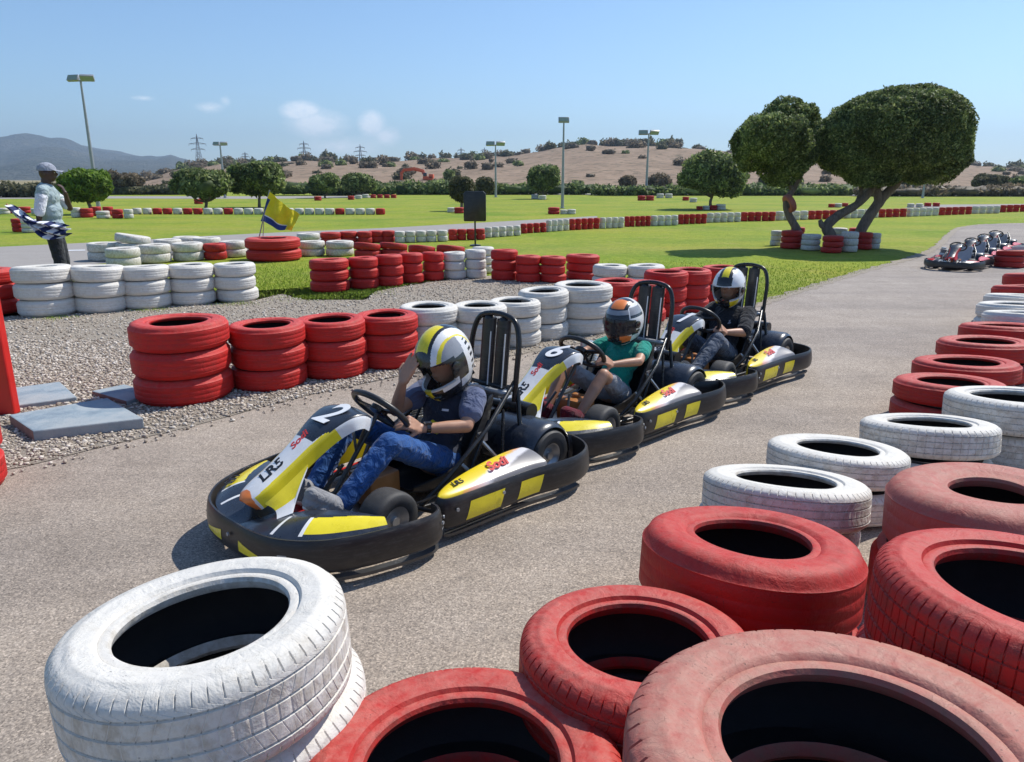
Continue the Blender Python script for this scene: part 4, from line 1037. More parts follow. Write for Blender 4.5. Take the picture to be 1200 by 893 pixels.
# mid tree
def tree(name,loc,H,Wd,n,leaf,seed,mat,label,trunk_h=.3,group=None,core=.84,dense=True,tr=.09,depth=None):
    t=empty(name,(loc[0],loc[1],0)); tag(t,label,'tree',group)
    r=random.Random(seed); mb=MB(); th=H*trunk_h
    limb(mb,[(0,0,0),(r.uniform(-.1,.1)*Wd*.2,0,th*.5),(r.uniform(-.1,.1)*Wd*.3,0,th*1.05),(0,0,H*.6)],tr,tr*.5)
    for k in range(3):
        a=r.uniform(0,2*PI); limb(mb,[(0,0,th*.8),(math.cos(a)*Wd*.15,math.sin(a)*Wd*.15,th*1.2),(math.cos(a)*Wd*.3,math.sin(a)*Wd*.3,H*.6)],tr*.6,tr*.25)
    mb.build('trunk',M['bark'],t,smooth=60)
    lob=[(0,0,H*.62,Wd*.42,Wd*.42,H*.33)]
    for k in range(6):
        a=2*PI*k/6+r.uniform(-.4,.4); q=r.uniform(.16,.28)*Wd
        lob.append((math.cos(a)*q,math.sin(a)*q,H*r.uniform(.5,.74),Wd*r.uniform(.18,.27),Wd*r.uniform(.18,.27),H*r.uniform(.16,.24)))
    crown_obj('crown',lob,n,leaf,seed,mat,t,rough=.085*Wd/2,shell=.22,spray=.05,freq=5/Wd,core=core*.86)
    return t
def gx(x,Y): return (x-600)/870*(Y*math.cos(PITCH)+1.5*math.sin(PITCH)) , Y
def at(x,y): return px(x,y)
def tree_px(name,x,yb,yt,w,*a,**k):
    X,Y=px(x,yb); dep=Y*math.cos(PITCH)+1.5*math.sin(PITCH); return tree(name,(X,Y),(yb-yt)/870*dep,w/870*dep,*a,**k)
tree_px('clipped_tree',833,245,180,82,26000,.10,21,M['leaf'],'round clipped tree on the far lawn with a ring of red and white tyres',trunk_h=.26,core=.9)
tree_px('leafy_tree',106,251,199,56,12000,.13,22,M['leaf_bright'],'bright green tree behind the left lamp post',trunk_h=.3)
tree_px('leafy_tree',241,245,198,74,16000,.16,23,M['leaf'],'dark spreading tree behind the yellow flag on its left side',trunk_h=.22)
tree_px('leafy_tree',304,243,190,68,16000,.16,24,M['leaf'],'taller dark tree right above the yellow flag',trunk_h=.3)
tree_px('leafy_tree',381,232,204,40,9000,.22,25,M['leaf'],'low round dark tree left of the pair before the brown bank',trunk_h=.15)
tree_px('leafy_tree',420,231,203,40,9000,.22,26,M['leaf'],'low round dark tree nearest left of the excavator',trunk_h=.15)
tree_px('leafy_tree',541,247,206,32,9000,.11,27,M['leaf_olive'],'small slim tree with thin trunk just left of the black board',trunk_h=.35)
tree_px('leafy_tree',568,235,208,24,5000,.16,28,M['leaf_olive'],'small olive green tree just right of the black board',trunk_h=.3)
tree_px('leafy_tree',637,233,194,42,11000,.19,29,M['leaf'],'dark bushy tree left of the tall lamp post in the middle',trunk_h=.2)
tree_px('leafy_tree',133,228,200,26,6000,.24,30,M['leaf_dry'],'dark brown tree right behind the bright green one',trunk_h=.2)
tree_px('leafy_tree',153,228,203,34,4500,.26,31,M['leaf_dry'],'bare grey brown tree between lamp post and dark spreading tree',trunk_h=.25,core=0)
tree_px('leafy_tree',1065,228,208,38,9000,.22,32,M['leaf_olive'],'dusty green tree right of the giant clipped tree',trunk_h=.15)
tree_px('leafy_tree',1160,228,204,42,9000,.22,33,M['leaf_olive'],'olive green round tree near the right frame edge',trunk_h=.15)
tree_px('leafy_tree',1196,229,207,30,6000,.22,34,M['leaf'],'dark tree cut by the right frame edge',trunk_h=.15)
tree_px('leafy_tree',679,216,205,14,1500,.3,35,M['leaf_dry'],'small brownish tree just right of the tall lamp post',trunk_h=.15)
tree_px('leafy_tree',527,222,198,15,3000,.25,36,M['leaf'],'small dark tree standing on the slope above the hedge',trunk_h=.3)
tree_px('leafy_tree',736,228,206,20,4000,.25,37,M['leaf_dry'],'brown bushy tree in front of the hill left of the slim lamp post',trunk_h=.2)
tree_px('leafy_tree',772,228,204,30,5000,.25,38,M['leaf_dry'],'wide brown bush tree at the foot of the slim lamp post',trunk_h=.2)
tree_px('leafy_tree',905,228,205,34,5000,.25,39,M['leaf_olive'],'dusty tree seen past the crooked trunk',trunk_h=.2)
# hedges at the far edge of the grounds: each clipped run is a thing
def hedge(x0,x1,yb,yt,seed,mat,label,thick=3):
    a=Vector((*px(x0,yb),0)); b_=Vector((*px(x1,yb),0)); dep=a.y*math.cos(PITCH)+.4; H=(yb-yt)/870*dep; Ln=(b_-a).length
    k=max(3,int(Ln/ (thick*.8))); r=random.Random(seed)
    lob=[]
    for i in range(k):
        p=a.lerp(b_,(i+.5)/k)-a; lob.append((p.x,p.y,H*.48,Ln/k*.75,thick*.5,H*.5*r.uniform(.85,1.12)))
    o=crown_obj('hedge',lob,int(Ln*230),.28,seed,mat,None,rough=.18,shell=.12,freq=1.0,core=.92); o.location=a
    tag(o,label,'hedge'); return o
hedge(-60,90,231,216,41,M['leaf_olive'],'long pale green hedge behind the marshal at the far left')
hedge(90,215,228,218,42,M['leaf_olive'],'dark hedge between the lamp post and the spreading trees')
hedge(330,440,229,212,43,M['leaf'],'green hedge behind the low round trees')
hedge(440,520,228,214,44,M['leaf'],'dark clipped hedge under the excavator')
hedge(522,700,228,215,45,M['leaf'],'dark hedge running behind the black board and the lamp post')
hedge(702,860,229,219,46,M['leaf'],'dark hedge along the foot of the brown hill')
hedge(862,1000,229,217,47,M['leaf'],'hedge seen between the trunks of the clipped trees')
hedge(1010,1240,230,219,48,M['leaf_dry'],'brownish hedge at the far right under the hill')
# scrub on the hill
protos=[]
for k,(mt,nn) in enumerate(((M['leaf_dry'],300),(M['leaf_olive'],340),(M['leaf_dry'],260),(M['leaf'],320))):
    o=crown_obj('bush',[(0,0,1.1,1.7,1.7,1.0),(.9,.3,.9,1.1,1.1,.8),(-.9,-.2,.8,1.0,1.0,.7)],nn,.42,60+k,mt,None,rough=.3,shell=.25,freq=1.2,core=.8); protos.append(o)
r=random.Random(5); first=[True]*4; cnt=0
na,nr=HV.shape[:2]
def on_hill(i,j): return HV[min(max(i,0),na-1),min(max(j,0),nr-1)]
cand=[]
while len(cand)<297:
    xpix=r.uniform(170,1230); i=int((xpix-155)/(2200-155)*(na-1)); 
    band=r.random()
    if band<.36: j=int(r.uniform(.56,.66)*nr)      # along the ridge
    else: j=int((r.random()**.8)*.56*nr)+2
    if xpix>640 and xpix<1200 and band>.36 and r.random()<.35: continue
    cand.append((i,j,band))
for i,j,band in cand:
    k=r.choice([0,0,1,2,2,3] if band>.36 else [1,3,0,1]); p=on_hill(i,j); src=protos[k]
    o=src if first[k] else src.copy()
    if not first[k]: col.objects.link(o)
    first[k]=False; cnt+=1
    s=r.uniform(.45,1.25)*(1.35 if band<.36 else 1.05)*(p[1]/260)**.5; o.location=(p[0]+r.uniform(-3,3),p[1]+r.uniform(-1,1),p[2]-.25); o.scale=(s*r.uniform(.8,1.3),s,s*r.uniform(.8,1.15)); o.rotation_euler=(0,0,r.uniform(0,6))
    lab={0:'dry brown bush on the hillside beyond the hedge',1:'olive green bush on the hillside beyond the hedge',2:'dry brown bush on the hillside beyond the hedge',3:'dark green bush on the hillside beyond the hedge'}[k]
    tag(o,lab,'bush',lab.replace('bush','bushes',1))
M['grey_seat']=simple('pale_grey_seat',(.42,.42,.44),.45)
M['steel_dark']=simple('dark_steel',(.10,.10,.10),.4,.6)
# ------------------------------------------------------------------ kart (x forward, y to the driver's left)
def half_path(pts,n=8): return [(p.x,p.y) for p in catmull([(x,y,0) for x,y in pts],n)]
FRONT_H=[(.865,0),(.862,.14),(.825,.28),(.73,.40),(.60,.475),(.47,.515),(.36,.54),(.29,.545),(.235,.525),(.21,.49),(.205,.45)]
FRONT=half_path([(x,-y) for x,y in reversed(FRONT_H)]+FRONT_H[1:],4)
REAR_H=[(.17,.43),(.15,.475),(.05,.492),(-.15,.505),(-.35,.52),(-.50,.55),(-.64,.56),(-.76,.52),(-.835,.43),(-.865,.3),(-.87,.15),(-.87,0)]
SIDE=half_path(REAR_H+[(x,-y) for x,y in reversed(REAR_H[:-1])],4)
def offs(path,side=1): return path
BAND=[(-.015,.070),(-.003,.066),(.004,.076),(.009,.09),(.010,.125),(.006,.165),(.0,.194),(-.005,.201),(-.013,.200),(-.016,.190),(-.013,.18),(-.012,.10)]
def band_dec(path,i0,i1,z0,z1,slant=0,o=.0165):
    """thin sticker that follows the bumper between path indices"""
    mb=MB(); n=i1-i0+1; vs=[];k=6
    def off(z): 
        tab=sorted([(zz_,oo) for oo,zz_ in BAND[2:7]]); return float(np.interp(z,[t[0] for t in tab],[t[1] for t in tab]))
    for i in range(i0,i1+1):
        a=path[i-1];b=path[i+1];t=Vector((b[0]-a[0],b[1]-a[1])).normalized(); nx,ny=t.y,-t.x
        f=(i-i0)/max(1,i1-i0)
        for j in range(k):
            z=z0(f)+(z1(f)-z0(f))*j/(k-1); ofs=off(z)+.0015
            vs.append((path[i][0]+nx*ofs+t.x*slant*(j/(k-1)-.5),path[i][1]+ny*ofs+t.y*slant*(j/(k-1)-.5),z))
    fs=[(i*k+j,i*k+j+1,(i+1)*k+j+1,(i+1)*k+j) for i in range(n-1) for j in range(k-1)]
    mb.add(vs,fs); return mb
# outward is right-hand of travel: FRONT runs from y<0 over the nose to y>0 -> its right-hand side points outward/forward? fixed by sign below
def outward(path):
    mid=len(path)//2; a=Vector(path[mid-1]);b=Vector(path[mid+1]); t=(b-a).normalized(); nrm=Vector((t.y,-t.x)); return nrm.dot(Vector(path[mid]))>0
if not outward(FRONT): FRONT=FRONT[::-1]
if not outward(SIDE): SIDE=SIDE[::-1]
def wheel(parent,x,y,r,wd,steer=0,name='wheel'):
    wt=empty(name,(x,y,r)); wt.parent=parent; wt.rotation_euler=(0,0,steer)
    mb=MB(); h=wd/2; rr=.066
    pr=[(rr,-h*.86),(rr+.006,-h*.92),(r*.72,-h*1.0),(r*.9,-h*.96),(r*.975,-h*.82),(r,-h*.55),(r,h*.55),(r*.975,h*.82),(r*.9,h*.96),(r*.72,h*1.0),(rr+.006,h*.92),(rr,h*.86),(rr-.004,h*.5),(rr-.004,-h*.5)]
    mb.revolve(pr,40,axis='y',closed=True); mb.build('tyre',M['kart_rubber'],wt,smooth=40,recalc=True)
    mb=MB(); mb.revolve([(rr+.002,-h*.9),(rr-.006,-h*.84),(rr-.010,-h*.75),(.040,-h*.62),(.040,h*.62),(rr-.010,h*.75),(rr-.006,h*.84),(rr+.002,h*.9)],32,axis='y')
    mb.revolve([(.0,-h*.6),(.04,-h*.62),(.022,-h*.66),(.020,-h*.84),(0,-h*.84)],16,axis='y'); mb.revolve([(.0,h*.6),(.04,h*.62),(.022,h*.66),(.020,h*.84),(0,h*.84)],16,axis='y')
    for k in range(3):
        a=2*PI*k/3+.3
        for s_ in (-1,1): mb.tube([(.042*math.cos(a),s_*h*.3,.042*math.sin(a)),(.042*math.cos(a),s_*h*.52,.042*math.sin(a))],.007,6)
    mb.build('rim',M['grey_metal'],wt,smooth=40,recalc=True)
    return wt
HOOD=[(.802,.262,.030),(.785,.278,.068),(.74,.305,.086),(.67,.342,.088),(.60,.384,.092),(.53,.430,.102),(.46,.476,.122),(.40,.508,.142),(.34,.526,.156),(.28,.520,.152),(.235,.492,.138)]
def hood_pt(t,s,lift=0):
    """t 0 tip..1 top, s -1..1 across"""
    x,z,hw=interp(HOOD,t); hw*=.82; x2,z2,_=interp(HOOD,min(1,t+.02)); x1,z1,_=interp(HOOD,max(0,t-.02))
    d=Vector((x2-x1,0,z2-z1)).normalized(); nrm=Vector((-d.z,0,d.x)); nrm=nrm if nrm.z>0 else -nrm
    a=abs(s); h=.012*(1-min(1,a/.8)**2) if a<.8 else -.055*((a-.8)/.2)**1.3
    y=hw*(a if a<.86 else .86+(a-.86)*.55)*(1 if s>0 else -1)
    p=Vector((x,y,z))+nrm*(h+lift); return p
def hood_frame(t,s,lift=.004):
    p=hood_pt(t,s,lift); dx=(hood_pt(min(1,t+.03),s)-hood_pt(max(0,t-.03),s)).normalized(); dy=(hood_pt(t,s+.05)-hood_pt(t,s-.05)).normalized()
    return p,dx,dy,dy.cross(dx)
def stripes_mat(name):
    m,nt,b=nodes(name); tc=N(nt,'ShaderNodeTexCoord').outputs['Object']; s=N(nt,'ShaderNodeSeparateXYZ'); L(nt,tc,s.inputs[0])
    ay=N(nt,'ShaderNodeMath',operation='ABSOLUTE'); L(nt,s.outputs['Y'],ay.inputs[0])
    k=N(nt,'ShaderNodeMath',operation='MULTIPLY_ADD'); L(nt,s.outputs['X'],k.inputs[0]); k.inputs[1].default_value=-.22; L(nt,ay.outputs[0],k.inputs[2])
    nz=noise_n(nt,tc,22,4,.6); k2=N(nt,'ShaderNodeMath',operation='MULTIPLY_ADD'); L(nt,nz,k2.inputs[0]); k2.inputs[1].default_value=.03; L(nt,k.outputs[0],k2.inputs[2])
    mr=N(nt,'ShaderNodeMapRange'); L(nt,s.outputs['X'],mr.inputs[0]); mr.inputs[1].default_value=.06; mr.inputs[2].default_value=-.12
    outer=mixc(nt,mr.outputs[0],(.80,.22,.05),(.70,.67,.67))
    mr2=N(nt,'ShaderNodeMapRange'); L(nt,s.outputs['X'],mr2.inputs[0]); mr2.inputs[1].default_value=-.30; mr2.inputs[2].default_value=-.42
    inner=mixc(nt,mr2.outputs[0],(.80,.60,.02),(.78,.26,.10))
    c=mixc(nt,ramp(nt,k2.outputs[0],[(.462,0),(.476,1)]),inner,outer)
    c=mixc(nt,ramp(nt,k2.outputs[0],[(.505,0),(.52,.85)]),c,(.10,.09,.09))
    L(nt,c,b.inputs['Base Color']); b.inputs['Roughness'].default_value=.33; b.inputs['Coat Weight'].default_value=.3
    return m
M['pod_stripes']=stripes_mat('printed_side_pod')
def bar(mb,a,b_,r=.011,n=8): mb.tube([a,b_],r,n)
def make_kart(label,number,scheme='yellow',detail=True,rear_col='black_plastic'):
    k=empty('go_kart'); tag(k,label,'go-kart')
    yl={'yellow':'yellow','red':'red_plastic'}[scheme]
    # ---- wrap-round bumpers
    mb=MB(); sweep(mb,FRONT,BAND); fb=mb.build('front_bumper',M['black_plastic'],k,smooth=40,recalc=True)
    mb=MB(); sweep(mb,SIDE,BAND); sb=mb.build('rear_bumper',M['black_plastic'],k,smooth=40,recalc=True)
    nF,nS=len(FRONT),len(SIDE)
    if detail:
        ys=lambda p,x0,x1,sg:[i for i,q in enumerate(p) if x0<=q[0]<=x1 and q[1]*sg>.3]
        for sg in (1,-1):
            for (x0,x1) in ((-.17,.06),(-.42,-.21)):
                ii=ys(SIDE,x0,x1,sg); 
                if len(ii)>2: band_dec(SIDE,ii[0],ii[-1],lambda f:.085,lambda f:.165,slant=.03*sg).build('yellow_panel' if scheme=='yellow' else 'red_panel',M[yl],sb,smooth=40)
        mid=nF//2
        for sg in (1,-1):
            i0,i1=(mid+2,mid+6) if sg>0 else (mid-6,mid-2)
            band_dec(FRONT,i0,i1,lambda f:.10,(lambda f:.145-.03*f) if sg>0 else (lambda f:.115+.03*f)).build('yellow_panel' if scheme=='yellow' else 'red_panel',M[yl],fb,smooth=40)
        for (p,pn,i0,i1,z) in ((FRONT,fb,mid+8,mid+9,.14),(FRONT,fb,mid-10,mid-8,.14),(FRONT,fb,6,9,.12),(FRONT,fb,nF-10,nF-7,.12),(SIDE,sb,nS//2+7,nS//2+9,.12),(SIDE,sb,nS//2-10,nS//2-8,.12)):
            band_dec(p,i0,i1,lambda f,z=z:z-.004,lambda f,z=z:z+.004).build('slot_edge',M['galv'],pn,smooth=40)
        # bolts
        mb=MB()
        for p,idx in ((FRONT,(5,9,nF-6,nF-10,mid)),(SIDE,(6,12,nS-7,nS-13,nS//2))):
            for i in idx:
                a=p[i-1];b_=p[i+1];t=Vector((b_[0]-a[0],b_[1]-a[1])).normalized(); q=Vector((p[i][0]+t.y*.0135,p[i][1]-t.x*.0135,.15))
                mb=MB(); mb.tube([q,q+Vector((t.y*.006,-t.x*.006,0))],.008,8); mb.build('bolt_head',M['galv'],fb if p is FRONT else sb,smooth=40)
    # skid lips under the bumper corners
    mb=MB()
    for p,(i0,i1) in ((FRONT,(int(nF*.62),nF-3)),(FRONT,(2,int(nF*.38))),(SIDE,(3,int(nS*.3))),(SIDE,(int(nS*.7),nS-4))):
        mb=MB(); sweep(mb,p[i0:i1],[(-.045,.022),(-.012,.022),(-.012,.036),(-.045,.036)])
        mb.build('skid_lip',M['steel_dark'] if detail else M['black_plastic'],k,smooth=30,recalc=True)
    # ---- front cowl: dark tray with coloured wings
    mb=MB()
    outer=[(.845,0,.175),(.84,.13,.180),(.80,.26,.185),(.71,.375,.188),(.58,.452,.190),(.47,.490,.190)]
    inner=[(.67,0,.17),(.665,.10,.20),(.62,.19,.222),(.56,.27,.228),(.50,.345,.222),(.44,.41,.205)]
    for sg in (1,-1):
        def fn(u,v,sg=sg):
            o=interp(outer,u); i=interp(inner,u); p=[o[j]+(i[j]-o[j])*v for j in range(3)]
            return (p[0],p[1]*sg,p[2]+.020*math.sin(PI*v)*min(1,u*2.2))
        def mi(u,v):
            if u>.50 and .14<v<.66-.25*abs(u-.8) : return 1
            if .10<v<.60 and .478<u<=.50: return 2
            if .30<u<.322 and .1<v<.7: return 2
            return 0
        mb.grid(fn,90,44,mi,flip=(sg<0))
    o=mb.build('front_cowl',[M['navy'],M[yl],M['white_plastic']],k,smooth=50,solid=.006)
    if detail:
        text_obj('LR5',.060,M['black_ink'],o,frame((.68,-.345,.222),(.72,.60,0),(.12,-.18,1)),name='lettering')
    # ---- nose panel
    mb=MB()
    def hm(u,v):
        s=v*2-1; a=abs(s)
        if u<.118+.025*math.cos(s*3): return 2
        if .53<u<.975 and a<.82-.25*max(0,(.62-u)*6): return 3
        if a>.74 and .118<u<.66 and a>.70+.35*abs(u-.38): return 1
        return 0
    mb.grid(lambda u,v:hood_pt(u,v*2-1),150,84,hm)
    hood=mb.build('nose_panel',[M['white_plastic'] if scheme=='yellow' else M['navy'],M[yl],M['orange'] if scheme=='yellow' else M['red_plastic'],M['navy']],k,smooth=60,solid=.006)
    # side legs of the nose panel
    mb=MB()
    for sg in (1,-1):
        def leg(u,v,sg=sg):
            t=.14+.30*u; p=hood_pt(t,sg*.96); q=Vector((.735-.10*u,sg*(.125+.03*u),.200+.02*u))
            r_=p.lerp(q,v); r_.x-=.02*math.sin(PI*v); 
            if u>.6: r_=r_.lerp(p,(u-.6)/.4*.85)
            return r_
        mb=MB(); mb.grid(leg,16,10,lambda u,v:1 if v<.55 else 0,flip=sg<0)
        mb.build('nose_panel_leg',[M['white_plastic'] if scheme=='yellow' else M['navy'],M[yl]],hood,smooth=60,solid=.006)
    if detail:
        p,dx,dy,nn=hood_frame(.735,0,.006); text_obj(number,.20,M['white_ink'],hood,frame(p,dy,nn),name='number',shear=.3,bold=.02)
        p,dx,dy,nn=hood_frame(.30,.05,.006); text_obj('LR5',.075,M['black_ink'],hood,frame(p,dx,nn),name='lettering',bold=.03)
        p,dx,dy,nn=hood_frame(.505,-.1,.006); text_obj('Sodi',.055,M['red_ink'],hood,frame(p,dx,nn),name='lettering',shear=.4)
        for s_ in (.9,-.9):
            p,dx,dy,nn=hood_frame(.86,s_,.005); text_obj('LR5',.04,M['black_ink'],hood,frame(p,dx if s_>0 else -dx,nn),name='lettering')
    # ---- chassis
    mb=MB()
    for sg in (1,-1):
        mb.tube(catmull([(.62,sg*.12,.075),(.40,sg*.15,.07),(.15,sg*.22,.065),(-.2,sg*.27,.065),(-.55,sg*.27,.075),(-.80,sg*.27,.12)],5),.014,8)
        mb.tube(catmull([(.12,sg*.22,.075),(.10,sg*.40,.10),(-.0,sg*.43,.115),(-.38,sg*.44,.115),(-.46,sg*.38,.10),(-.47,sg*.27,.08)],5),.011,8)
        mb.tube([(.33,sg*.15,.10),(.34,sg*.30,.12)],.012,8)
        mb.tube([(.10,sg*.24,.08),(-.02,sg*.30,.20),(-.32,sg*.26,.36),(-.62,sg*.15,.50)],.012,8)
        mb.tube([(-.40,sg*.27,.08),(-.46,sg*.22,.40)],.008,8); mb.tube([(-.55,sg*.27,.08),(-.62,sg*.17,.46)],.012,8)
        mb.tube([(-.15,sg*.25,.07),(-.34,sg*.24,.38)],.008,8)
    for x in (.5,.1,-.3,-.6): mb.tube([(x,-.22,.07),(x,.22,.07)],.013,8)
    mb.build('chassis_tube',M['black_paint'],k,smooth=50)
    mb=MB(); mb.prism([(.66,-.10),(.66,.10),(.40,.16),(.12,.21),(.12,-.21),(.40,-.16)],.045,.052); mb.build('floor_tray',M['grey_metal'],k,smooth=0)
    # roll bar behind the head + head rest
    if not detail: return finish_kart(k,scheme,detail)
    mb=MB(); rp=catmull([(-.60,.165,.40),(-.615,.168,.55),(-.635,.165,.70),(-.65,.13,.795),(-.655,.05,.825),(-.655,-.05,.825),(-.65,-.13,.795),(-.635,-.165,.70),(-.615,-.168,.55),(-.60,-.165,.40)],6)
    mb.tube(rp,.0145,10); mb.tube([(-.60,-.17,.46),(-.60,.17,.46)],.012,8); rb=mb.build('roll_bar',M['black_paint'],k,smooth=60)
    for y in (-.062,.042):
        mb=MB(); mb.grid(lambda u,v,y=y:(-.620-.024*math.cos(2*PI*u)+(-.04)*v,y+.046*math.sin(2*PI*u),.44+.36*v),18,10,0,closeu=True)
        mb.revolve([(.001,.022),(.026,.014),(.030,0)],18,c=(-.662,y,.795))
        mb.build('headrest',M['black_plastic'],k,smooth=60)
    mb=MB()
    for y in (-.010,.092): mb=MB(); mb.box((-.598,y,.60),(.004,.006,.28),rot=Euler((0,-.11,0))); mb.build('headrest_piping',M['white_plastic'],rb,smooth=0)
    mb=MB(); mb.tube(catmull([(-.56,-.14,.455),(-.52,-.16,.46),(-.50,0,.465),(-.52,.16,.46),(-.56,.14,.455)],5),.016,8); mb.box((-.57,0,.435),(.10,.26,.02)); mb.build('air_box',M['galv'],k,smooth=50,bevel=.003)
    return finish_kart(k,scheme,detail)
def finish_kart(k,scheme,detail):
    # seat
    mb=MB()
    prof=[(.06,.105,.135,.03),(.0,.085,.15,.06),(-.12,.065,.165,.10),(-.24,.075,.17,.14),(-.33,.13,.17,.15),(-.39,.22,.17,.15),(-.43,.32,.165,.12),(-.465,.42,.15,.07),(-.475,.45,.13,.03)]
    def seat(u,v):
        x,z,hw,wing=interp(prof,v); s=u*2-1; a=abs(s); y=hw*math.sin(a*PI/2*.98)*(1 if s>0 else -1)
        dx,dz=(0,1) if v<.45 else (.75,.45); return (x+dx*wing*a**4,y*(1+.08*a),z+dz*wing*a**4)
    mb.grid(seat,22,26,0); mb.build('seat',M['black_plastic'] if scheme=='yellow' else M['grey_seat'],k,smooth=60,solid=.012)
    # side brackets, cables and a seat stay
    for sg in (1,-1):
        mb=MB(); mb.tube([(-.30,sg*.20,.30),(-.42,sg*.28,.12)],.009,6); mb.tube([(-.18,sg*.20,.20),(-.24,sg*.29,.10)],.009,6); mb.box((-.33,sg*.205,.29),(.06,.012,.05)); mb.build('seat_stay',M['grey_metal'],k,smooth=40)
    mb=MB(); mb.tube(catmull([(.50,.14,.10),(.36,.20,.14),(.15,.27,.12),(-.1,.30,.15),(-.35,.27,.16),(-.60,.1,.15)],6),.005,6); mb.build('brake_cable',M['black_ink'],k,smooth=50)
    mb=MB(); mb.tube(catmull([(.50,-.14,.10),(.34,-.22,.15),(.10,-.29,.13),(-.2,-.30,.16),(-.38,-.32,.25)],6),.005,6); mb.build('throttle_cable',M['red_plastic'],k,smooth=50)
    # steering
    sw=empty('steering_wheel',(.12,0,.49)); sw.parent=k; sw.rotation_euler=(0,R(-48),0)
    mb=MB(); rim=[(.145*math.cos(a),.150*math.sin(a),0) for a in [2*PI*i/32 for i in range(32)]]
    rim=[(x*(1 if x<.05 else .86),y,z) for x,y,z in rim]; mb.tube(rim,.0145,10,closed=True); mb.build('rim',M['black_plastic'],sw,smooth=60)
    mb=MB(); mb.tube([(0,0,.004),(0,0,-.02)],.042,16)
    for a in (80,-80,180): mb.box((.075*math.cos(R(a)),.075*math.sin(R(a)),-.004),(.13,.026,.008),rot=Euler((0,0,R(a))))
    mb.build('spoke',M['black_paint'],sw,smooth=40)
    mb=MB(); mb.tube([(.135,0,.47),(.42,0,.12)],.011,10); mb.tube([(.30,.05,.26),(.42,.12,.08)],.008,6); mb.tube([(.30,-.05,.26),(.42,-.12,.08)],.008,6); mb.tube([(.235,.06,.47),(.26,0,.33),(.235,-.06,.47)],.008,6); mb.build('steering_column',M['steel_dark'],k,smooth=50)
    # fuel tank, pedals
    mb=MB(); mb.box((.17,0,.135),(.17,.17,.15)); mb.tube([(.17,0,.21),(.17,0,.235)],.028,12); mb.build('fuel_tank',M['tank'],k,smooth=40,bevel=.018)
    mb=MB()
    for sg in (1,-1):
        mb=MB(); mb.box((.545,sg*.125,.115),(.012,.055,.09),rot=Euler((0,.35,0))); mb.tube([(.54,sg*.10,.06),(.545,sg*.10,.14),(.54,sg*.02+sg*.14,.16)],.007,6); mb.box((.47,sg*.13,.075),(.10,.075,.025))
        mb.build('pedal',M['red_plastic'],k,smooth=30,bevel=.002)
    # engine at the rear right, exhaust, brake disc, axle
    mb=MB(); mb.box((-.40,-.34,.19),(.20,.15,.20)); 
    for i in range(7): mb.box((-.36,-.34,.30+.012*i),(.15,.13,.005))
    mb.tube([(-.40,-.27,.16),(-.40,-.23,.16)],.05,14); mb.tube([(-.42,-.36,.36),(-.42,-.36,.41)],.05,14); mb.build('engine',M['grey_metal'],k,smooth=30,bevel=.006)
    mb=MB(); mb.tube([(-.66,.36,.135),(-.66,-.36,.135)],.016,10); mb.revolve([(.0,-.003),(.08,-.003),(.08,.003),(0,.003)],24,c=(-.66,.02,.135),axis='y'); mb.build('axle',M['grey_metal'],k,smooth=40)
    mb=MB(); mb.tube(catmull([(-.50,-.34,.20),(-.62,-.30,.30),(-.70,-.1,.32),(-.72,.08,.32)],5),.022,10); mb.tube([(-.72,.02,.32),(-.72,.18,.32)],.045,14); mb.build('exhaust',M['black_paint'],k,smooth=50)
    # wheels
    wheel(k,.340,.315,.127,.125,R(4)); wheel(k,.340,-.315,.127,.125,R(4)); wheel(k,-.66,.29,.138,.17); wheel(k,-.66,-.29,.138,.17)
    # rear wheel guards: long half drums
    for sg in (1,-1):
        mb=MB(); y0,y1=sg*.04,sg*.36; mb.revolve([(.165,min(y0,y1)),(.17,min(y0,y1)+.02),(.17,max(y0,y1)-.03),(.160,max(y0,y1)-.008),(.150,max(y0,y1))] if sg>0 else [(.150,min(y0,y1)),(.160,min(y0,y1)+.008),(.17,min(y0,y1)+.03),(.17,max(y0,y1)-.02),(.165,max(y0,y1))],24,c=(-.66,0,.135),axis='y',a0=R(-5),a1=R(200)); mb.build('rear_wheel_guard',M['navy'],k,smooth=50,solid=.006)
    # side pods
    for sg in (1,-1):
        mb=MB()
        rows=[(.155,.425,.192,.432,.186),(.12,.400,.205,.452,.190),(.0,.372,.222,.467,.192),(-.18,.352,.236,.480,.194),(-.34,.345,.243,.492,.196),(-.43,.355,.242,.512,.196),(-.455,.372,.236,.515,.196)]
        def pod(u,v,sg=sg):
            x,yi,zi,yo,zo=interp(rows,u); y=yi+(yo-yi)*v; z=zi+(zo-zi)*v**1.3+.008*math.sin(PI*v)
            if v>.93: z-=.02*(v-.93)/.07
            return (x,(y if v>0 else yi-.008)*sg,z if v>0 else zi-.10)
        mb.grid(pod,30,16,0,flip=sg<0)
        pd=mb.build('side_pod',M['pod_stripes'] if scheme=='yellow' else M['red_plastic'],k,smooth=60,solid=.005)
        if detail:
            up=(.10*0-.08,.33*sg,1)
            text_obj('Sodi',.075,M['red_ink'],pd,frame((-.21,.415*sg,.2405),(-1*sg,-.05,0.0),(.05,.36*sg,1)),name='lettering',shear=.4,bold=.03)
            text_obj('LR5',.042,M['black_ink'],pd,frame((.035,.415*sg,.2245),(-1*sg,-.06,0),(.14,.20*sg,1)),name='lettering')
    return k
def pose_kart(o,K):
    o.location=(K[0],K[1],0.004); o.rotation_euler=(0,0,R(K[2]))
KP=[(-.518,3.304,-132.85),(.506,4.493,-132.4),(1.489,5.569,-132.2)]
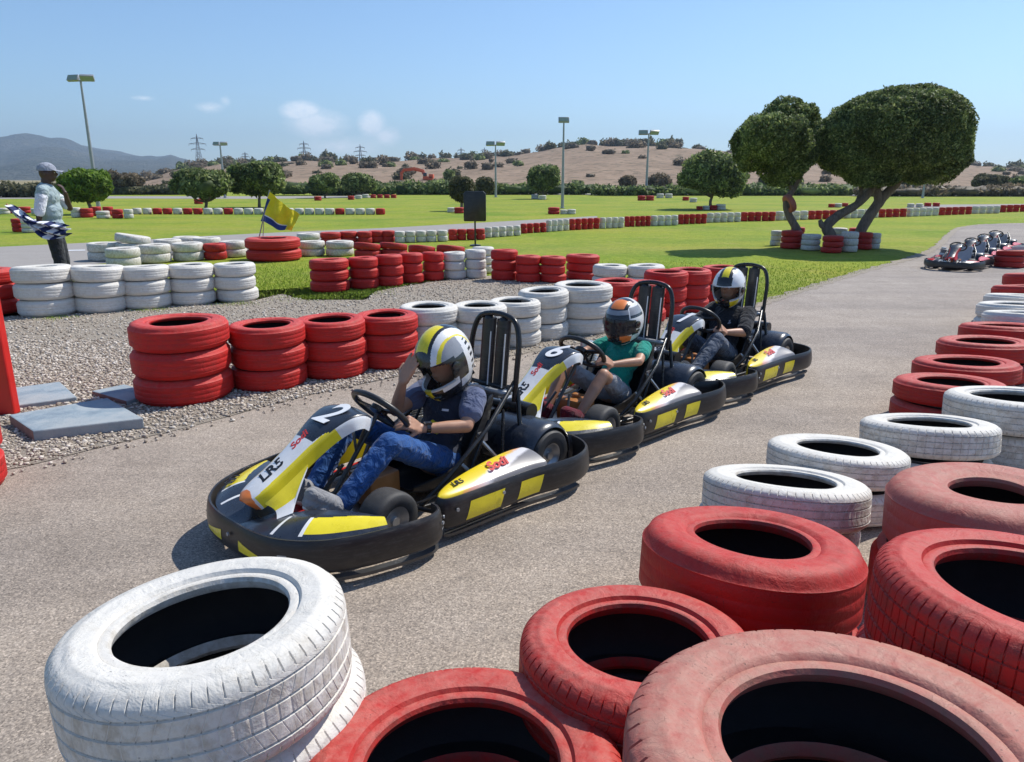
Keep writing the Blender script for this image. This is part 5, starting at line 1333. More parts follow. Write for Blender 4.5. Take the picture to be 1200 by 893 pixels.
kart_labels=['nearest yellow and white go-kart with number 2 on its dark nose, driver in blue jeans','middle go-kart with number 6, driver in green T-shirt and orange-topped helmet','farthest occupied go-kart, driver in black top and yellow striped helmet']
karts=[]
for kp,lb,nb in zip(KP,kart_labels,('2','6','1')):
    k=make_kart(lb,nb); pose_kart(k,kp); karts.append(k); k['group']='go-karts on the track with drivers'
pk=make_kart('nearest parked red and black go-kart at the end of the pit line','',scheme='red',detail=False)
PKS=[]
for i in range(4):
    t=i/5; PKS.append((7.80+.86*i,13.1+1.02*i,-131))
pl=['nearest parked red and black go-kart with pale seat at the front of the line','second parked red and black go-kart from the near end of the line','third parked red and black go-kart from the near end of the line','farthest parked red and black go-kart at the far end of the line']
for i,kp in enumerate(PKS):
    o=pk if i==0 else copy_tree(pk); pose_kart(o,kp); o.scale=(.80,.84,.76); o['label']=pl[i]; o['group']='empty go-karts parked in a line'
# ------------------------------------------------------------------ helmets
def helmet_shape(th,ph):
    """radius point of the shell; th azimuth (0 front), ph elevation"""
    a,b,c=.170,.128,.158
    x,y,z=math.cos(ph)*math.cos(th),math.cos(ph)*math.sin(th),math.sin(ph)
    if z<0: c=.165
    r=1.0
    f=max(0,math.cos(th))
    chin=max(0,f-.25)/.75
    if z<-.1: r+=.13*chin*min(1,(-z-.1)/.35)*max(0,1-max(0,-z-.75)*3)
    if x<0 and z>-.2: r+=.04*(-x)*max(0,z+.3)
    p=Vector((a*x*r,b*y*(1+.03*f),c*z*(r if z<0 else 1)))
    return p
VLO,VHI,VW=-.36,.30,1.13    # visor opening (elevation from/to, half azimuth)
def make_helmet(parent,loc,rot,scheme,scale=1.0,visor_open=False):
    h=empty('helmet',loc); h.parent=parent; h.rotation_euler=rot; h.scale=scale if isinstance(scale,tuple) else (scale,)*3
    nth,nph=200,120; p0,p1=-.98,PI/2
    vs=[];fs=[];ms=[]
    for i in range(nth):
        for j in range(nph):
            vs.append(helmet_shape(-PI+2*PI*i/nth,p0+(p1-p0-.01)*j/(nph-1)))
    def visor_in(th,ph):
        w=VW; return abs(th)<w and VLO-.10*(1-(th/w)**2)*0<ph<VHI-.12*(abs(th)/w)**2
    for i in range(nth):
        th=-PI+2*PI*(i+.5)/nth
        for j in range(nph-1):
            ph=p0+(p1-p0-.01)*(j+.5)/(nph-1)
            if visor_in(th,ph): continue
            i2=(i+1)%nth; fs.append((i*nph+j,i2*nph+j,i2*nph+j+1,i*nph+j+1)); ms.append(scheme(th,ph,vs[i*nph+j]))
    mb=MB(); mb.add(vs,fs,ms)
    shell=mb.build('shell',[M['white_plastic'],M['helmet_black'],M['yellow'],M['orange'],M['helmet_grey']],h,smooth=50,solid=.012)
    # visor
    mb=MB()
    def vis(u,v):
        th=(-1+2*u)*(VW+.10); hi=VHI+.03-.12*(abs(th)/VW)**2; lo=VLO-.02; ph=lo+(hi-lo)*v
        p=helmet_shape(th,ph); return p*1.012+Vector((.006*math.cos(th),0,0))
    mb.grid(vis,30,12,0); mb.build('visor',M['visor_clear'] if visor_open else M['visor_dark'],h,smooth=60)
    mb=MB()
    for sg in (1,-1):
        mb=MB(); p=helmet_shape(sg*(VW+.16),-.02)*1.0; n=Vector((p.x,p.y*1.8,0)).normalized(); mb.tube([p-n*.002,p+n*.010],.026,18); mb.build('visor_pivot',M['helmet_black'],h,smooth=40,bevel=.002)
        mb=MB(); p=helmet_shape(sg*.28,-.62)*1.0; n=p.normalized(); mb.box(p,(.010,.045,.018),rot=n.to_track_quat('X','Z').to_matrix()); mb.build('vent',M['helmet_black'],h,smooth=40,bevel=.002)
    # dark lining around the neck opening
    mb=MB(); mb.revolve([(.075,-.10),(.082,-.128),(.095,-.132),(.10,-.10)],28,c=(.0,0,0)); mb.xform(Matrix.Diagonal((1.15,.95,1,1))); mb.build('lining',M['black_cloth'],h,smooth=50)
    return h
M['helmet_black']=simple('helmet_black_paint',(.015,.015,.017),.22,var=.1,coat=.6)
M['helmet_grey']=simple('helmet_grey_paint',(.28,.29,.31),.25,var=.1,coat=.6)
def visor_mat(name,dark):
    m,nt,b=nodes(name); b.inputs['Base Color'].default_value=(.03,.03,.035,1); b.inputs['Roughness'].default_value=.08
    t=N(nt,'ShaderNodeBsdfTransparent'); t.inputs['Color'].default_value=(1-dark*.6,)*3+(1,); mx=N(nt,'ShaderNodeMixShader'); mx.inputs[0].default_value=dark
    L(nt,t.outputs[0],mx.inputs[1]); L(nt,b.outputs[0],mx.inputs[2]); L(nt,mx.outputs[0],nt.nodes['Material Output'].inputs['Surface']); return m
M['visor_clear']=visor_mat('clear_visor',.14); M['visor_dark']=visor_mat('smoked_visor',.72)
M['glove']=simple('eye_white',(.7,.68,.66),.3)
def sch1(th,ph,p):   # black crown with a yellow patch, white blades sweeping back, dark temples, white rear band
    a=abs(th); y=abs(p.y)
    if a<.20 and ph<-.36: return 2
    if a<.62 and ph<-.40: return 1
    if a<1.30 and -.50<ph<=-.30: return 0
    if a<1.35 and ph<=-.50: return 1
    if a<1.35 and ph<=.30: return 1
    if ph>.22:
        if y<.040 and -.04<p.x<.125 and ph>.62: return 2
        if y<.056: return 1
        if y<.088-.02*max(0,p.x*4): return 0
        if y<.094: return 2
        if p.x>-.035: return 4 if ph<.75 else 1
    if a<1.75: return 1 if -.45<ph<.3 else 0
    if 2.02<a<2.22 and -.6<ph<.5 and int((ph+2)*11)%2: return 1
    if a>2.55: return 1 if ph<.2 else 2
    return 0
def sch2(th,ph,p):   # white with orange crown patch and orange cheek flashes
    a=abs(th); y=abs(p.y)
    if ph>.78 and y<.050 and p.x>.03: return 3
    if ph>.70 and y<.072 and p.x>-.02: return 1
    if .26<ph<=.75 and a<.85: return 1 if ph<.5 else 4
    if a<.38 and ph<-.30: return 1
    if .38<=a<1.0 and -.85<ph<-.30-.25*(a-.38): return 3 if ph>-.72 else 1
    if 1.0<=a<1.5 and ph<-.25: return 0 if ph<-.45 else 1
    if .9<a<1.9 and .30<ph<.80: return 1 if ph<.42 else 4
    if a>2.2 and -.2<ph<.5: return 4
    return 0
def sch3(th,ph,p):   # white with a black edged yellow stripe
    a=abs(th); y=abs(p.y)
    if y<.028 and ph>.55: return 2 if p.x<.115 else 1
    if y<.052 and ph>.50: return 1
    if y<.060 and p.x>.10 and ph>.35: return 1
    if a>1.2 and -.35<ph<-.12: return 1
    if .45<a<1.1 and -.8<ph<-.42: return 2
    if a<.45 and ph<-.34: return 1
    if 1.5<a<2.4 and .0<ph<.25: return 4
    return 0
# ------------------------------------------------------------------ people (built in the kart's frame)
def face_parts(c,s,fwd=(1,0,0)):
    """head ellipsoids: skull, jaw, nose, ears, brow"""
    c=Vector(c); e=[(c,(.088*s,.070*s,.098*s),(0,0,0)),(c+Vector((.02,0,-.045))*s,(.062*s,.056*s,.062*s),(0,0,0)),(c+Vector((.088,0,-.018))*s,(.018*s,.012*s,.022*s),(0,25,0)),
       (c+Vector((.070,0,.022))*s,(.022*s,.052*s,.014*s),(0,0,0)),(c+Vector((.078,0,-.056))*s,(.012*s,.022*s,.008*s),(0,0,0))]
    for sg in (1,-1): e.append((c+Vector((-.008,sg*.072,-.01))*s,(.018*s,.009*s,.030*s),(0,0,0)))
    return e
def eyes(parent,c,s):
    c=Vector(c)
    mb=MB(); mb2=MB()
    for sg in (1,-1):
        p=c+Vector((.0735,sg*.030,.004))*s
        mb.revolve([(.0005,.008*s),(.006*s,.0055*s),(.0095*s,0),(.006*s,-.0055*s),(.0005,-.008*s)],12,c=p); q=p+Vector((.0078,0,0))*s
        mb2.revolve([(.0003,.003*s),(.0035*s,0),(.0003,-.003*s)],10,c=q)
    mb.build('eye',M['glove'],parent,smooth=60); mb2.build('pupil',M['black_ink'],parent,smooth=60)
def driver(idx,label,J,look):
    """J joints in kart coordinates"""
    root=empty('person'); tag(root,label,'person')
    s=look.get('s',.9); V3=lambda k:Vector(J[k])
    segs=[];ell=[]
    for sd in 'LR':
        segs+= [(V3('hip'+sd),.068*s,V3('knee'+sd),.046*s),(V3('knee'+sd),.047*s,V3('knee'+sd).lerp(V3('ank'+sd),.35),.046*s),(V3('knee'+sd).lerp(V3('ank'+sd),.35),.046*s,V3('ank'+sd),.030*s),
               (V3('sho'+sd),.044*s,V3('elb'+sd),.034*s),(V3('elb'+sd),.034*s,V3('elb'+sd).lerp(V3('wri'+sd),.4),.032*s),(V3('elb'+sd).lerp(V3('wri'+sd),.4),.032*s,V3('wri'+sd),.021*s)]
        segs+=hand(J['wri'+sd],J['hd'+sd],J['hn'+sd],J['hc'+sd],J.get('hs'+sd,1),s=J.get('hsc',.92),spread=J.get('sp'+sd,.12))
        a,t=V3('ank'+sd),V3('toe'+sd); segs.append((a,.032*s,a.lerp(t,.9),.026*s))
    pel=(V3('hipL')+V3('hipR'))/2; chest=(V3('shoL')+V3('shoR'))/2; nk=V3('head')-Vector((.02,0,.11))*s
    up=(chest-pel); 
    tilt=math.degrees(math.atan2(-up.x,up.z))
    ell=[(pel+up*.02,(.10*s,.135*s,.10*s),(0,-tilt,0)),(pel+up*.40,(.090*s,.118*s,.13*s),(0,-tilt,0)),(pel+up*.72,(.098*s,.140*s,.13*s),(0,-tilt,0)),(pel+up*.93,(.07*s,.14*s,.06*s),(0,-tilt,0))]
    segs.append((chest,.052*s,V3('head')-Vector((.01,0,.06))*s,.046*s))
    hs=.93
    body=caps_body(segs,ell+face_parts(J['head'],hs),.0052,'body',look['skin'],root,smooth_it=3)
    eyes(root,J['head'],hs)
    # T-shirt
    ts=[];g=.012
    for sd in 'LR':
        e=V3('sho'+sd).lerp(V3('elb'+sd),look.get('sleeve',.62)); ts.append((V3('sho'+sd),(.052)*s+g*.6,e,(.050)*s+g*.5))
    te=[(c,(r[0]+g,r[1]+g,r[2]+g),ro) for c,r,ro in ell[1:]]; te.append((pel+up*.10,(.108*s+g,.138*s+g,.10*s),(0,-tilt,0)))
    ts.append((chest,.062*s,chest.lerp(nk,.5),.055*s))
    if look.get('sleeve_mat'):
        sl=[ts[0],ts[1]]; ts2=ts[2:]
        for sd in 'LR': caps_body([(V3('sho'+sd)+(V3('elb'+sd)-V3('sho'+sd))*.06,.057*s+g*.6,V3('sho'+sd).lerp(V3('elb'+sd),look.get('sleeve',.62)),.055*s+g*.6)],[],.0075,'sleeve',look['sleeve_mat'],root,wrinkle=.003)
        caps_body(ts,te,.008,'t_shirt',look['top'],root,wrinkle=.0045)
    else: caps_body(ts,te,.008,'t_shirt',look['top'],root,wrinkle=.0045)
    # trousers
    tr=[];cut=look.get('leg',1.0)
    for sd in 'LR':
        hp_,kn,an=V3('hip'+sd),V3('knee'+sd),V3('ank'+sd); 
        tr.append((hp_,.078*s,hp_.lerp(kn,min(1,cut*1.0) if cut<1 else 1),(.058 if cut>=1 else .066)*s))
        if cut>=1: tr.append((kn,.058*s,kn.lerp(an,.35),.056*s)); tr.append((kn.lerp(an,.35),.056*s,an.lerp(kn,.06),.045*s)); 
        tr.append((pel,.09*s,hp_,.082*s))
    caps_body(tr,[(pel+up*.03,(.118*s,.145*s,.10*s),(0,-tilt,0))],.008,look.get('bottom_name','jeans'),look['bottom'],root,wrinkle=.005,wscale=18)
    # shoes: upper + sole
    for sd in 'LR':
        a,t=V3('ank'+sd),V3('toe'+sd); d=(t-a); ln=d.length; d.normalize()
        dn=Vector((0,0,-1)); dn=(dn-dn.dot(d)*d).normalized()
        o=a+dn*.035
        sh=caps_body([(a-d*.01,.040,a.lerp(t,.95),.036),(a+dn*.012-d*.01,.038,a+dn*.028+d*.02,.036),(o-d*.025,.033,o+d*ln*.55,.034),(o+d*ln*.55,.036,o+d*(ln*.95),.028)],[],.006,'shoe',look['shoe'],root,smooth_it=3)
        caps_body([(o-d*.03+dn*.026,.014,o+d*ln*.98+dn*.020,.013),(o+dn*.026,.022,o+d*ln*.7+dn*.022,.022)],[(o+d*ln*.5+dn*.028,(.012,.012,.012),(0,0,0))],.005,'shoe_sole',M['white_plastic'] if idx!=2 else M['tank'],sh,smooth_it=2)
    if idx==0:
        w_=V3('wriL'); e=V3('elbL'); d=(e-w_).normalized(); q=d.to_track_quat('Z','Y').to_matrix().to_4x4(); q.translation=w_+d*.035
        mb=MB(); mb.revolve([(.0225,-.011),(.0255,-.009),(.0255,.009),(.0225,.011)],24,closed=True); mb.box((0,.026,0),(.03,.008,.032)); mb.xform(q); mb.build('wrist_watch',M['helmet_black'],root,smooth=40,recalc=True)
    make_helmet(root,V3('head')+Vector((.012,0,.012)),look['hrot'],look['scheme'],look.get('hsc',1.0),look.get('open',False))
    return root
def J_base():
    return dict(hipL=(-.20,.085,.165),hipR=(-.20,-.085,.165),kneeL=(.16,.165,.37),kneeR=(.15,-.165,.37),ankL=(.42,.125,.155),ankR=(.42,-.125,.155),toeL=(.555,.13,.235),toeR=(.555,-.13,.235),
      shoL=(-.335,.150,.485),shoR=(-.335,-.150,.485),elbL=(-.17,.215,.37),elbR=(-.17,-.215,.37),wriL=(.012,.150,.405),wriR=(.012,-.150,.405),
      hdL=(.55,-.05,.8),hnL=(.55,-.75,-.2),hcL=2.3,hsL=1,hdR=(.55,.05,.8),hnR=(.55,.75,-.2),hcR=2.3,hsR=-1,head=(-.275,0,.652),spL=.02,spR=.02)
J=J_base(); J.update(kneeL=(.205,.165,.385),kneeR=(.18,-.165,.40),ankL=(.455,.14,.165),toeL=(.585,.14,.265),elbL=(-.215,.215,.375),wriL=(-.01,.125,.392),hdL=(.8,-.08,.55),
  shoR=(-.325,-.145,.485),elbR=(-.05,-.10,.425),wriR=(-.03,-.015,.585),hdR=(-.40,.22,.9),hnR=(-.85,-.15,-.3),hcR=.35,spR=.12,hsR=1,hsc=1.0,head=(-.262,.03,.645))
d1=driver(0,'driver of the nearest kart in blue jeans and slate T-shirt raising an open hand',J,dict(skin=M['skin'],top=M['navy_tee'],sleeve_mat=M['sleeve_blue'],sleeve=.55,bottom=M['denim'],shoe=M['shoe_grey'],hrot=(R(6),R(20),R(8)),scheme=sch1,hsc=(.98,.92,1.10),open=True,s=.95))
J=J_base(); J.update(kneeL=(.10,.15,.36),kneeR=(.10,-.15,.36),ankL=(.30,.12,.14),ankR=(.30,-.12,.14),toeL=(.43,.125,.20),toeR=(.43,-.125,.20),wriL=(-.0,.140,.405),wriR=(.0,-.140,.42),elbL=(-.19,.21,.40),elbR=(-.19,-.21,.40),shoL=(-.365,.135,.445),shoR=(-.365,-.135,.445),head=(-.335,0,.604),hdL=(.8,-.05,.5),hdR=(.8,.05,.5))
d2=driver(1,'driver of the middle kart in teal T-shirt and grey shorts holding the steering wheel',J,dict(skin=M['skin'],top=M['teal'],sleeve=.5,bottom=M['grey_shorts'],bottom_name='shorts',leg=.72,shoe=M['maroon'],hrot=(0,R(6),R(8)),scheme=sch2,hsc=.93,s=.84))
J=J_base(); J.update(kneeL=(.13,.15,.35),wriL=(-.02,.145,.385),wriR=(-.02,-.145,.39),head=(-.365,-.02,.668),shoL=(-.39,.145,.485),shoR=(-.39,-.15,.485),hdL=(.8,-.08,.5),hdR=(.8,.08,.5))
d3=driver(2,'driver of the farthest kart in black top and grey jeans holding the wheel',J,dict(skin=M['skin'],top=M['black_cloth'],sleeve=.9,bottom=M['grey_denim'],shoe=M['charcoal_cloth'],hrot=(0,R(12),R(10)),scheme=sch3,hsc=.97,open=True,s=1.0))
for d,kp in zip((d1,d2,d3),KP): pose_kart(d,kp)
# print on the first driver's shirt
from mathutils.bvhtree import BVHTree
def shirt_print(root,prefix,cy,cz,w_,h_,seed,mat,name='shirt_print'):
    """a flat print that follows the cloth (kart frame: seen from the front)"""
    sh=[c for c in root.children if c.name.startswith(prefix)][0]; me=sh.data
    bv=BVHTree.FromPolygons([v.co for v in me.vertices],[tuple(p.vertices) for p in me.polygons])
    r_=random.Random(seed); ph=[r_.uniform(0,6) for _ in range(4)]; n=26; P={}; vs=[];fs=[]
    for i in range(n):
        for j in range(n):
            u=i/(n-1)*2-1; v=j/(n-1)*2-1
            lim=.72+.18*math.sin(3*math.atan2(v,u)+ph[0])+.14*math.sin(5*math.atan2(v,u)+ph[1]) if seed else 2
            if math.hypot(u,v)>lim: continue
            hit,nrm,_,_=bv.ray_cast(Vector((.3,cy+u*w_,cz+v*h_)),Vector((-1,0,0)))
            if hit is None: continue
            P[i,j]=len(vs); vs.append(hit+nrm*.0022)
    for (i,j) in list(P):
        q=[(i,j),(i+1,j),(i+1,j+1),(i,j+1)]
        if all(k in P for k in q): fs.append(tuple(P[k] for k in q))
    if fs: mb=MB(); mb.add(vs,fs); mb.build(name,mat,sh,smooth=80)
shirt_print(d1,'t_shirt',.02,.335,.055,.04,5,M['flag_yellow'])
shirt_print(d1,'t_shirt',.075,.425,.016,.005,0,M['white_cloth'])
shirt_print(d3,'t_shirt',.06,.42,.012,.022,9,M['cap_grey'])
# ------------------------------------------------------------------ marshal
def marshal():
    root=empty('person',(-6.02,9.93,0),R(24)); tag(root,'marshal in grey cap and pale shirt standing with a chequered flag behind the tyres','person')
    V=Vector; 
    segs=[];s=1.0
    hipR,hipL=V((0,-.09,.86)),V((0,.09,.86))
    for hp_,kn,an,t in ((hipR,V((.03,-.10,.46)),V((-.02,-.10,.08)),V((.15,-.12,.035))),(hipL,V((.05,.10,.46)),V((.0,.10,.08)),V((.17,.12,.035)))):
        segs+=[(hp_,.085,kn,.055),(kn,.054,kn.lerp(an,.35),.052),(kn.lerp(an,.35),.052,an,.036),(an,.038,t,.03)]
    sR,sL=V((-.03,-.19,1.36)),V((0,.19,1.36))
    eR,wR=V((-.10,-.24,1.08)),V((-.13,-.20,.98-.08)); eL,wL=V((.20,.17,1.13)),V((.19,.04,1.33))
    segs+=[(sR,.055,eR,.042),(eR,.040,wR,.027),(sL,.055,eL,.042),(eL,.040,wL,.026)]
    segs+=hand(wR,(.15,.1,-1),(.2,1,0),1.8,1,s=1.0); segs+=hand(wL,(-.35,.0,1),(-1,.2,0),1.2,-1,s=1.0)
    segs.append((V((-.02,0,1.36)),.062,V((.01,0,1.52)),.056))
    ell=[(V((0,0,.90)),(.13,.165,.12),(0,0,0)),(V((0,0,1.10)),(.125,.155,.16),(0,0,0)),(V((-.01,0,1.28)),(.125,.175,.14),(0,0,0)),(V((-.02,0,1.375)),(.09,.19,.06),(0,0,0))]
    body=caps_body(segs,ell+face_parts((.03,0,1.58),1.12),.007,'body',M['dark_skin'],root,smooth_it=3); eyes(root,(.03,0,1.58),1.12)
    g=.016
    caps_body([(sR,.068,sR.lerp(eR,.35),.066),(sL,.068,sL.lerp(eL,.6),.064),(V((-.02,0,1.36)),.075,V((-.01,0,1.42)),.066)],[(c,(r[0]+g,r[1]+g,r[2]+g),ro) for c,r,ro in ell]+[(V((0,0,.86)),(.142,.175,.08),(0,0,0))],.010,'shirt',M['sage'],root,wrinkle=.008,wscale=9)
    caps_body([(sR.lerp(eR,.25),.072,sR.lerp(eR,.92),.066)],[],.009,'sleeve',M['white_cloth'],root,wrinkle=.005)
    caps_body([(sL.lerp(eL,.45),.066,sL.lerp(eL,.85),.062)],[],.009,'sleeve',M['white_cloth'],root,wrinkle=.005)
    tr=[]
    for hp_,kn,an in ((hipR,V((.03,-.10,.46)),V((-.02,-.10,.10))),(hipL,V((.05,.10,.46)),V((.0,.10,.10)))): tr+=[(hp_,.10,kn,.075),(kn,.075,an,.066)]
    caps_body(tr,[(V((0,0,.86)),(.135,.165,.10),(0,0,0))],.010,'trousers',M['charcoal_cloth'],root,wrinkle=.006,wscale=10)
    for an,t in ((V((-.02,-.10,.07)),V((.17,-.12,.035))),(V((.0,.10,.07)),V((.19,.12,.035)))): caps_body([(an-V((.03,0,.02)),.045,t,.036)],[],.008,'shoe',M['black_cloth'],root)
    # cap
    mb=MB(); mb.grid(lambda u,v:(.025+.112*math.cos(2*PI*u)*math.cos(v*PI/2*.97)*(1.03),.092*math.sin(2*PI*u)*math.cos(v*PI/2*.97),1.605+.105*math.sin(v*PI/2)),28,10,0,closeu=True)
    cp=mb.build('cap',M['cap_grey'],root,smooth=60,solid=.004)
    mb=MB(); mb.grid(lambda u,v:(.095+.13*v*math.cos((u-.5)*1.9)**.6,.082*math.sin((u-.5)*PI*.95)*(1-.15*v),1.617-.018*v-.02*abs(u-.5)**2*4*v),16,8,0); mb.build('cap_peak',M['cap_grey'],cp,smooth=60,solid=.004)
    return root
mar=marshal()
# chequered flag held low across his body
def chq():
    m,nt,b=nodes('chequered_cloth'); uv=N(nt,'ShaderNodeUVMap'); ck=N(nt,'ShaderNodeTexChecker'); L(nt,uv.outputs[0],ck.inputs['Vector']); ck.inputs['Scale'].default_value=1
    ck.inputs['Color1'].default_value=(.02,.03,.12,1); ck.inputs['Color2'].default_value=(.78,.79,.84,1); L(nt,ck.outputs['Color'],b.inputs['Base Color']); b.inputs['Roughness'].default_value=.85; return m
M['chequer']=chq()
fl_=empty('chequered_flag',(-5.98,9.90,0),0); tag(fl_,'crumpled blue and white chequered flag held across the marshal\'s legs','flag')
def ml(x,y,z): return (x,y,z)
# spine of the bundled cloth in metres relative to the marshal (x right, y away, z up)
spine=catmull([(-.33,-.34,1.17),(-.26,-.34,1.11),(-.17,-.34,1.04),(-.08,-.34,.97),(.01,-.33,.90),(.12,-.32,.87),(.22,-.30,.87),(.32,-.28,.90)],6)
wid=[.04,.10,.14,.15,.16,.20,.22,.10]
mb=MB(); ns=len(spine); nv=22; vs=[];uvs=[]
for i,p in enumerate(spine):
    t=i/(ns-1); wd_=float(np.interp(t*7,range(8),wid))
    for j in range(nv):
        s_=j/(nv-1)-.5
        fold=.045*math.sin(s_*14+t*9)+.02*math.sin(s_*31+t*17)
        vs.append((p.x+fold*.3-.02*s_,p.y+fold,p.z+s_*wd_*1.05+.015*math.sin(t*12)*(.3+s_)-(.02*math.sin(t*15+s_*3) if s_<-.2 else 0))); uvs.append((t*10,j/(nv-1)*3))
fs=[(i*nv+j,(i+1)*nv+j,(i+1)*nv+j+1,i*nv+j+1) for i in range(ns-1) for j in range(nv-1)]
mb.add(vs,fs); o=mb.build('flag_cloth',M['chequer'],fl_,smooth=80)
uvl=o.data.uv_layers.new(name='UVMap')
for lp in o.data.loops: uvl.data[lp.index].uv=uvs[lp.vertex_index]
md=o.modifiers.new('s','SOLIDIFY'); md.thickness=.003; bake(o)
mb=MB(); mb.tube([(-.37,-.32,1.20),(-.02,-.30,.86)],.011,8); mb.build('flag_stick',M['tank'],fl_,smooth=50)
# ------------------------------------------------------------------ street furniture and props
M['glass']=simple('lamp_glass',(.30,.36,.30),.15,var=.1)
def lamp_post(xp,yb,yt,label,heads=2,r=.055,rot=0,sc_=1.0):
    X,Y=px(xp,yb); 
    dep=Y*math.cos(PITCH)+1.5*math.sin(PITCH)
    c,s=math.cos(PITCH),math.sin(PITCH)
    # height so that the top projects on the given row
    q=(yt-446.5)/870; H=1.5-(Y*(q*c+s))/(c-q*s)
    o=empty('lamp_post',(X,Y,0),R(rot)); tag(o,label,'lamp post')
    mb=MB(); mb.tube([(0,0,0),(0,0,.02)],r*2.6,12); mb.tube([(0,0,0),(0,0,H*.5),(0,0,H-.12)],[r*1.35,r,r*.62],12); mb.build('pole',M['galv'],o,smooth=50)
    mb=MB(); mb.tube([(-(.5 if heads>1 else .3)*sc_,0,H-.14),((.5 if heads>1 else .3)*sc_,0,H-.14)],r*.5,8); mb.build('cross_arm',M['galv'],o,smooth=50)
    for k in range(heads):
        sx=-1 if k==0 else 1
        mb=MB(); q_=Euler((R(-28 if k==0 else 35),0,R(14*sx*(heads>1)))); cpt=((sx*.36*sc_ if heads>1 else 0),-.05*sx*sc_,H-.02)
        mb.box(cpt,(.62*sc_,.16*sc_,.30*sc_),rot=q_); mb.box(Vector(cpt)+q_.to_matrix()@Vector((0,.10*sc_,0)),(.4*sc_,.08*sc_,.2*sc_),rot=q_); fh=mb.build('floodlight',M['galv'],o,smooth=30,bevel=.02*sc_)
        mb=MB(); mb.box(Vector(cpt)+q_.to_matrix()@Vector((0,-.083*sc_,0)),(.54*sc_,.008*sc_,.23*sc_),rot=q_); mb.build('glass',M['glass'],fh,smooth=0)
    return o
lamp_post(116,246,91,'tall lamp post with two floodlights rising from a ring of tyres at the left',r=.075,sc_=1.0)
lamp_post(264,232,168,'distant lamp post with two small lamps above the spreading trees',r=.09,sc_=.9)
lamp_post(581,231,168,'slim distant lamp post right of the black board',r=.08,sc_=1.2)
lamp_post(659,244,140,'tall lamp post in the middle with one wide floodlight head',heads=1,r=.065,sc_=.9)
lamp_post(757,229,155,'lamp post standing against the brown hill right of the middle',r=.10,sc_=1.4)
lamp_post(1081,232,214,'short grey post right of the giant clipped tree',heads=1,r=.08,sc_=.5)
M['pylon']=simple('pylon_steel',(.20,.22,.25),.6,.3)
def pylon(xp,yt,H,label,Y):
    dep=Y*math.cos(PITCH)+1.5*math.sin(PITCH); X=(xp-600)/870*dep
    c,s=math.cos(PITCH),math.sin(PITCH); q=(yt-446.5)/870; top=1.5-(Y*(q*c+s))/(c-q*s)
    o=empty('pylon',(X,Y,top-H)); tag(o,label,'pylon'); b=H*.10; r=.16
    mb=MB(); 
    for sx,sy in ((1,1),(1,-1),(-1,1),(-1,-1)): mb.tube([(sx*b,sy*b,0),(sx*b*.35,sy*b*.35,H*.6),(0,0,H)],r,4)
    n=7
    for i in range(n):
        z0=H*.6*i/n; z1=H*.6*(i+1)/n; b0=b*(1-.65*i/n); b1=b*(1-.65*(i+1)/n)
        for sy in (1,-1): mb.tube([(-b0,sy*b0,z0),(b1,sy*b1,z1)],r*.6,4); mb.tube([(b0,sy*b0,z0),(-b1,sy*b1,z1)],r*.6,4)
    mb.build('lattice_mast',M['pylon'],o,smooth=0)
    for z,wd in ((.66,.16),(.78,.20),(.90,.14)):
        mb=MB(); mb.tube([(-H*wd,0,H*z),(0,0,H*(z+.035))],r*.8,4); mb.tube([(H*wd,0,H*z),(0,0,H*(z+.035))],r*.8,4); mb.tube([(-H*wd,0,H*z),(H*wd,0,H*z)],r*.8,4)
        for sx in (-1,1): mb.tube([(sx*H*wd,0,H*z),(sx*H*wd,0,H*z-1.2)],r*.5,4)
        mb.build('cross_arm',M['pylon'],o,smooth=0)
pylon(236,157,26,'tallest lattice pylon above the left hills',470)
pylon(290,178,14,'small faint pylon just left of the taller dark tree',500)
pylon(359,165,20,'lattice pylon under the left cloud',480)
pylon(424,169,20,'lattice pylon under the right edge of the cloud',490)
pylon(541,173,16,'thin pylon on the skyline above the black board',500)
pylon(568,173,16,'thin pylon on the skyline left of the slim lamp post',500)
# black board on a stand
bx,by=1,1; X,Y=px(557,288)
o=empty('board_stand',(X,Y,0),R(-4)); tag(o,'black rectangular board on a thin pole standing behind the tyre rows','sign')
k=(Y*math.cos(PITCH)+.39)/870
mb=MB(); mb.revolve([(.0,.0),(.13,.0),(.13,.02),(.05,.035),(0,.035)],20); mb.tube([(0,0,.02),(0,0,31*k)],.02,10); mb.build('stand',M['black_paint'],o,smooth=40)
mb=MB(); wB,hB=13.0*k,34*k; z0=28*k; c_=.06
pol=[(-wB+c_*.3,z0),(wB-c_*.3,z0),(wB,z0+c_*.4),(wB,z0+hB-c_),(wB-c_,z0+hB),(-wB+c_,z0+hB),(-wB,z0+hB-c_),(-wB,z0+c_*.4)]
mb.prism(pol,-.03,.03); mb.xform(Matrix.Rotation(PI/2,4,'X')); mb.build('board',M['black_plastic'],o,smooth=30,bevel=.012)
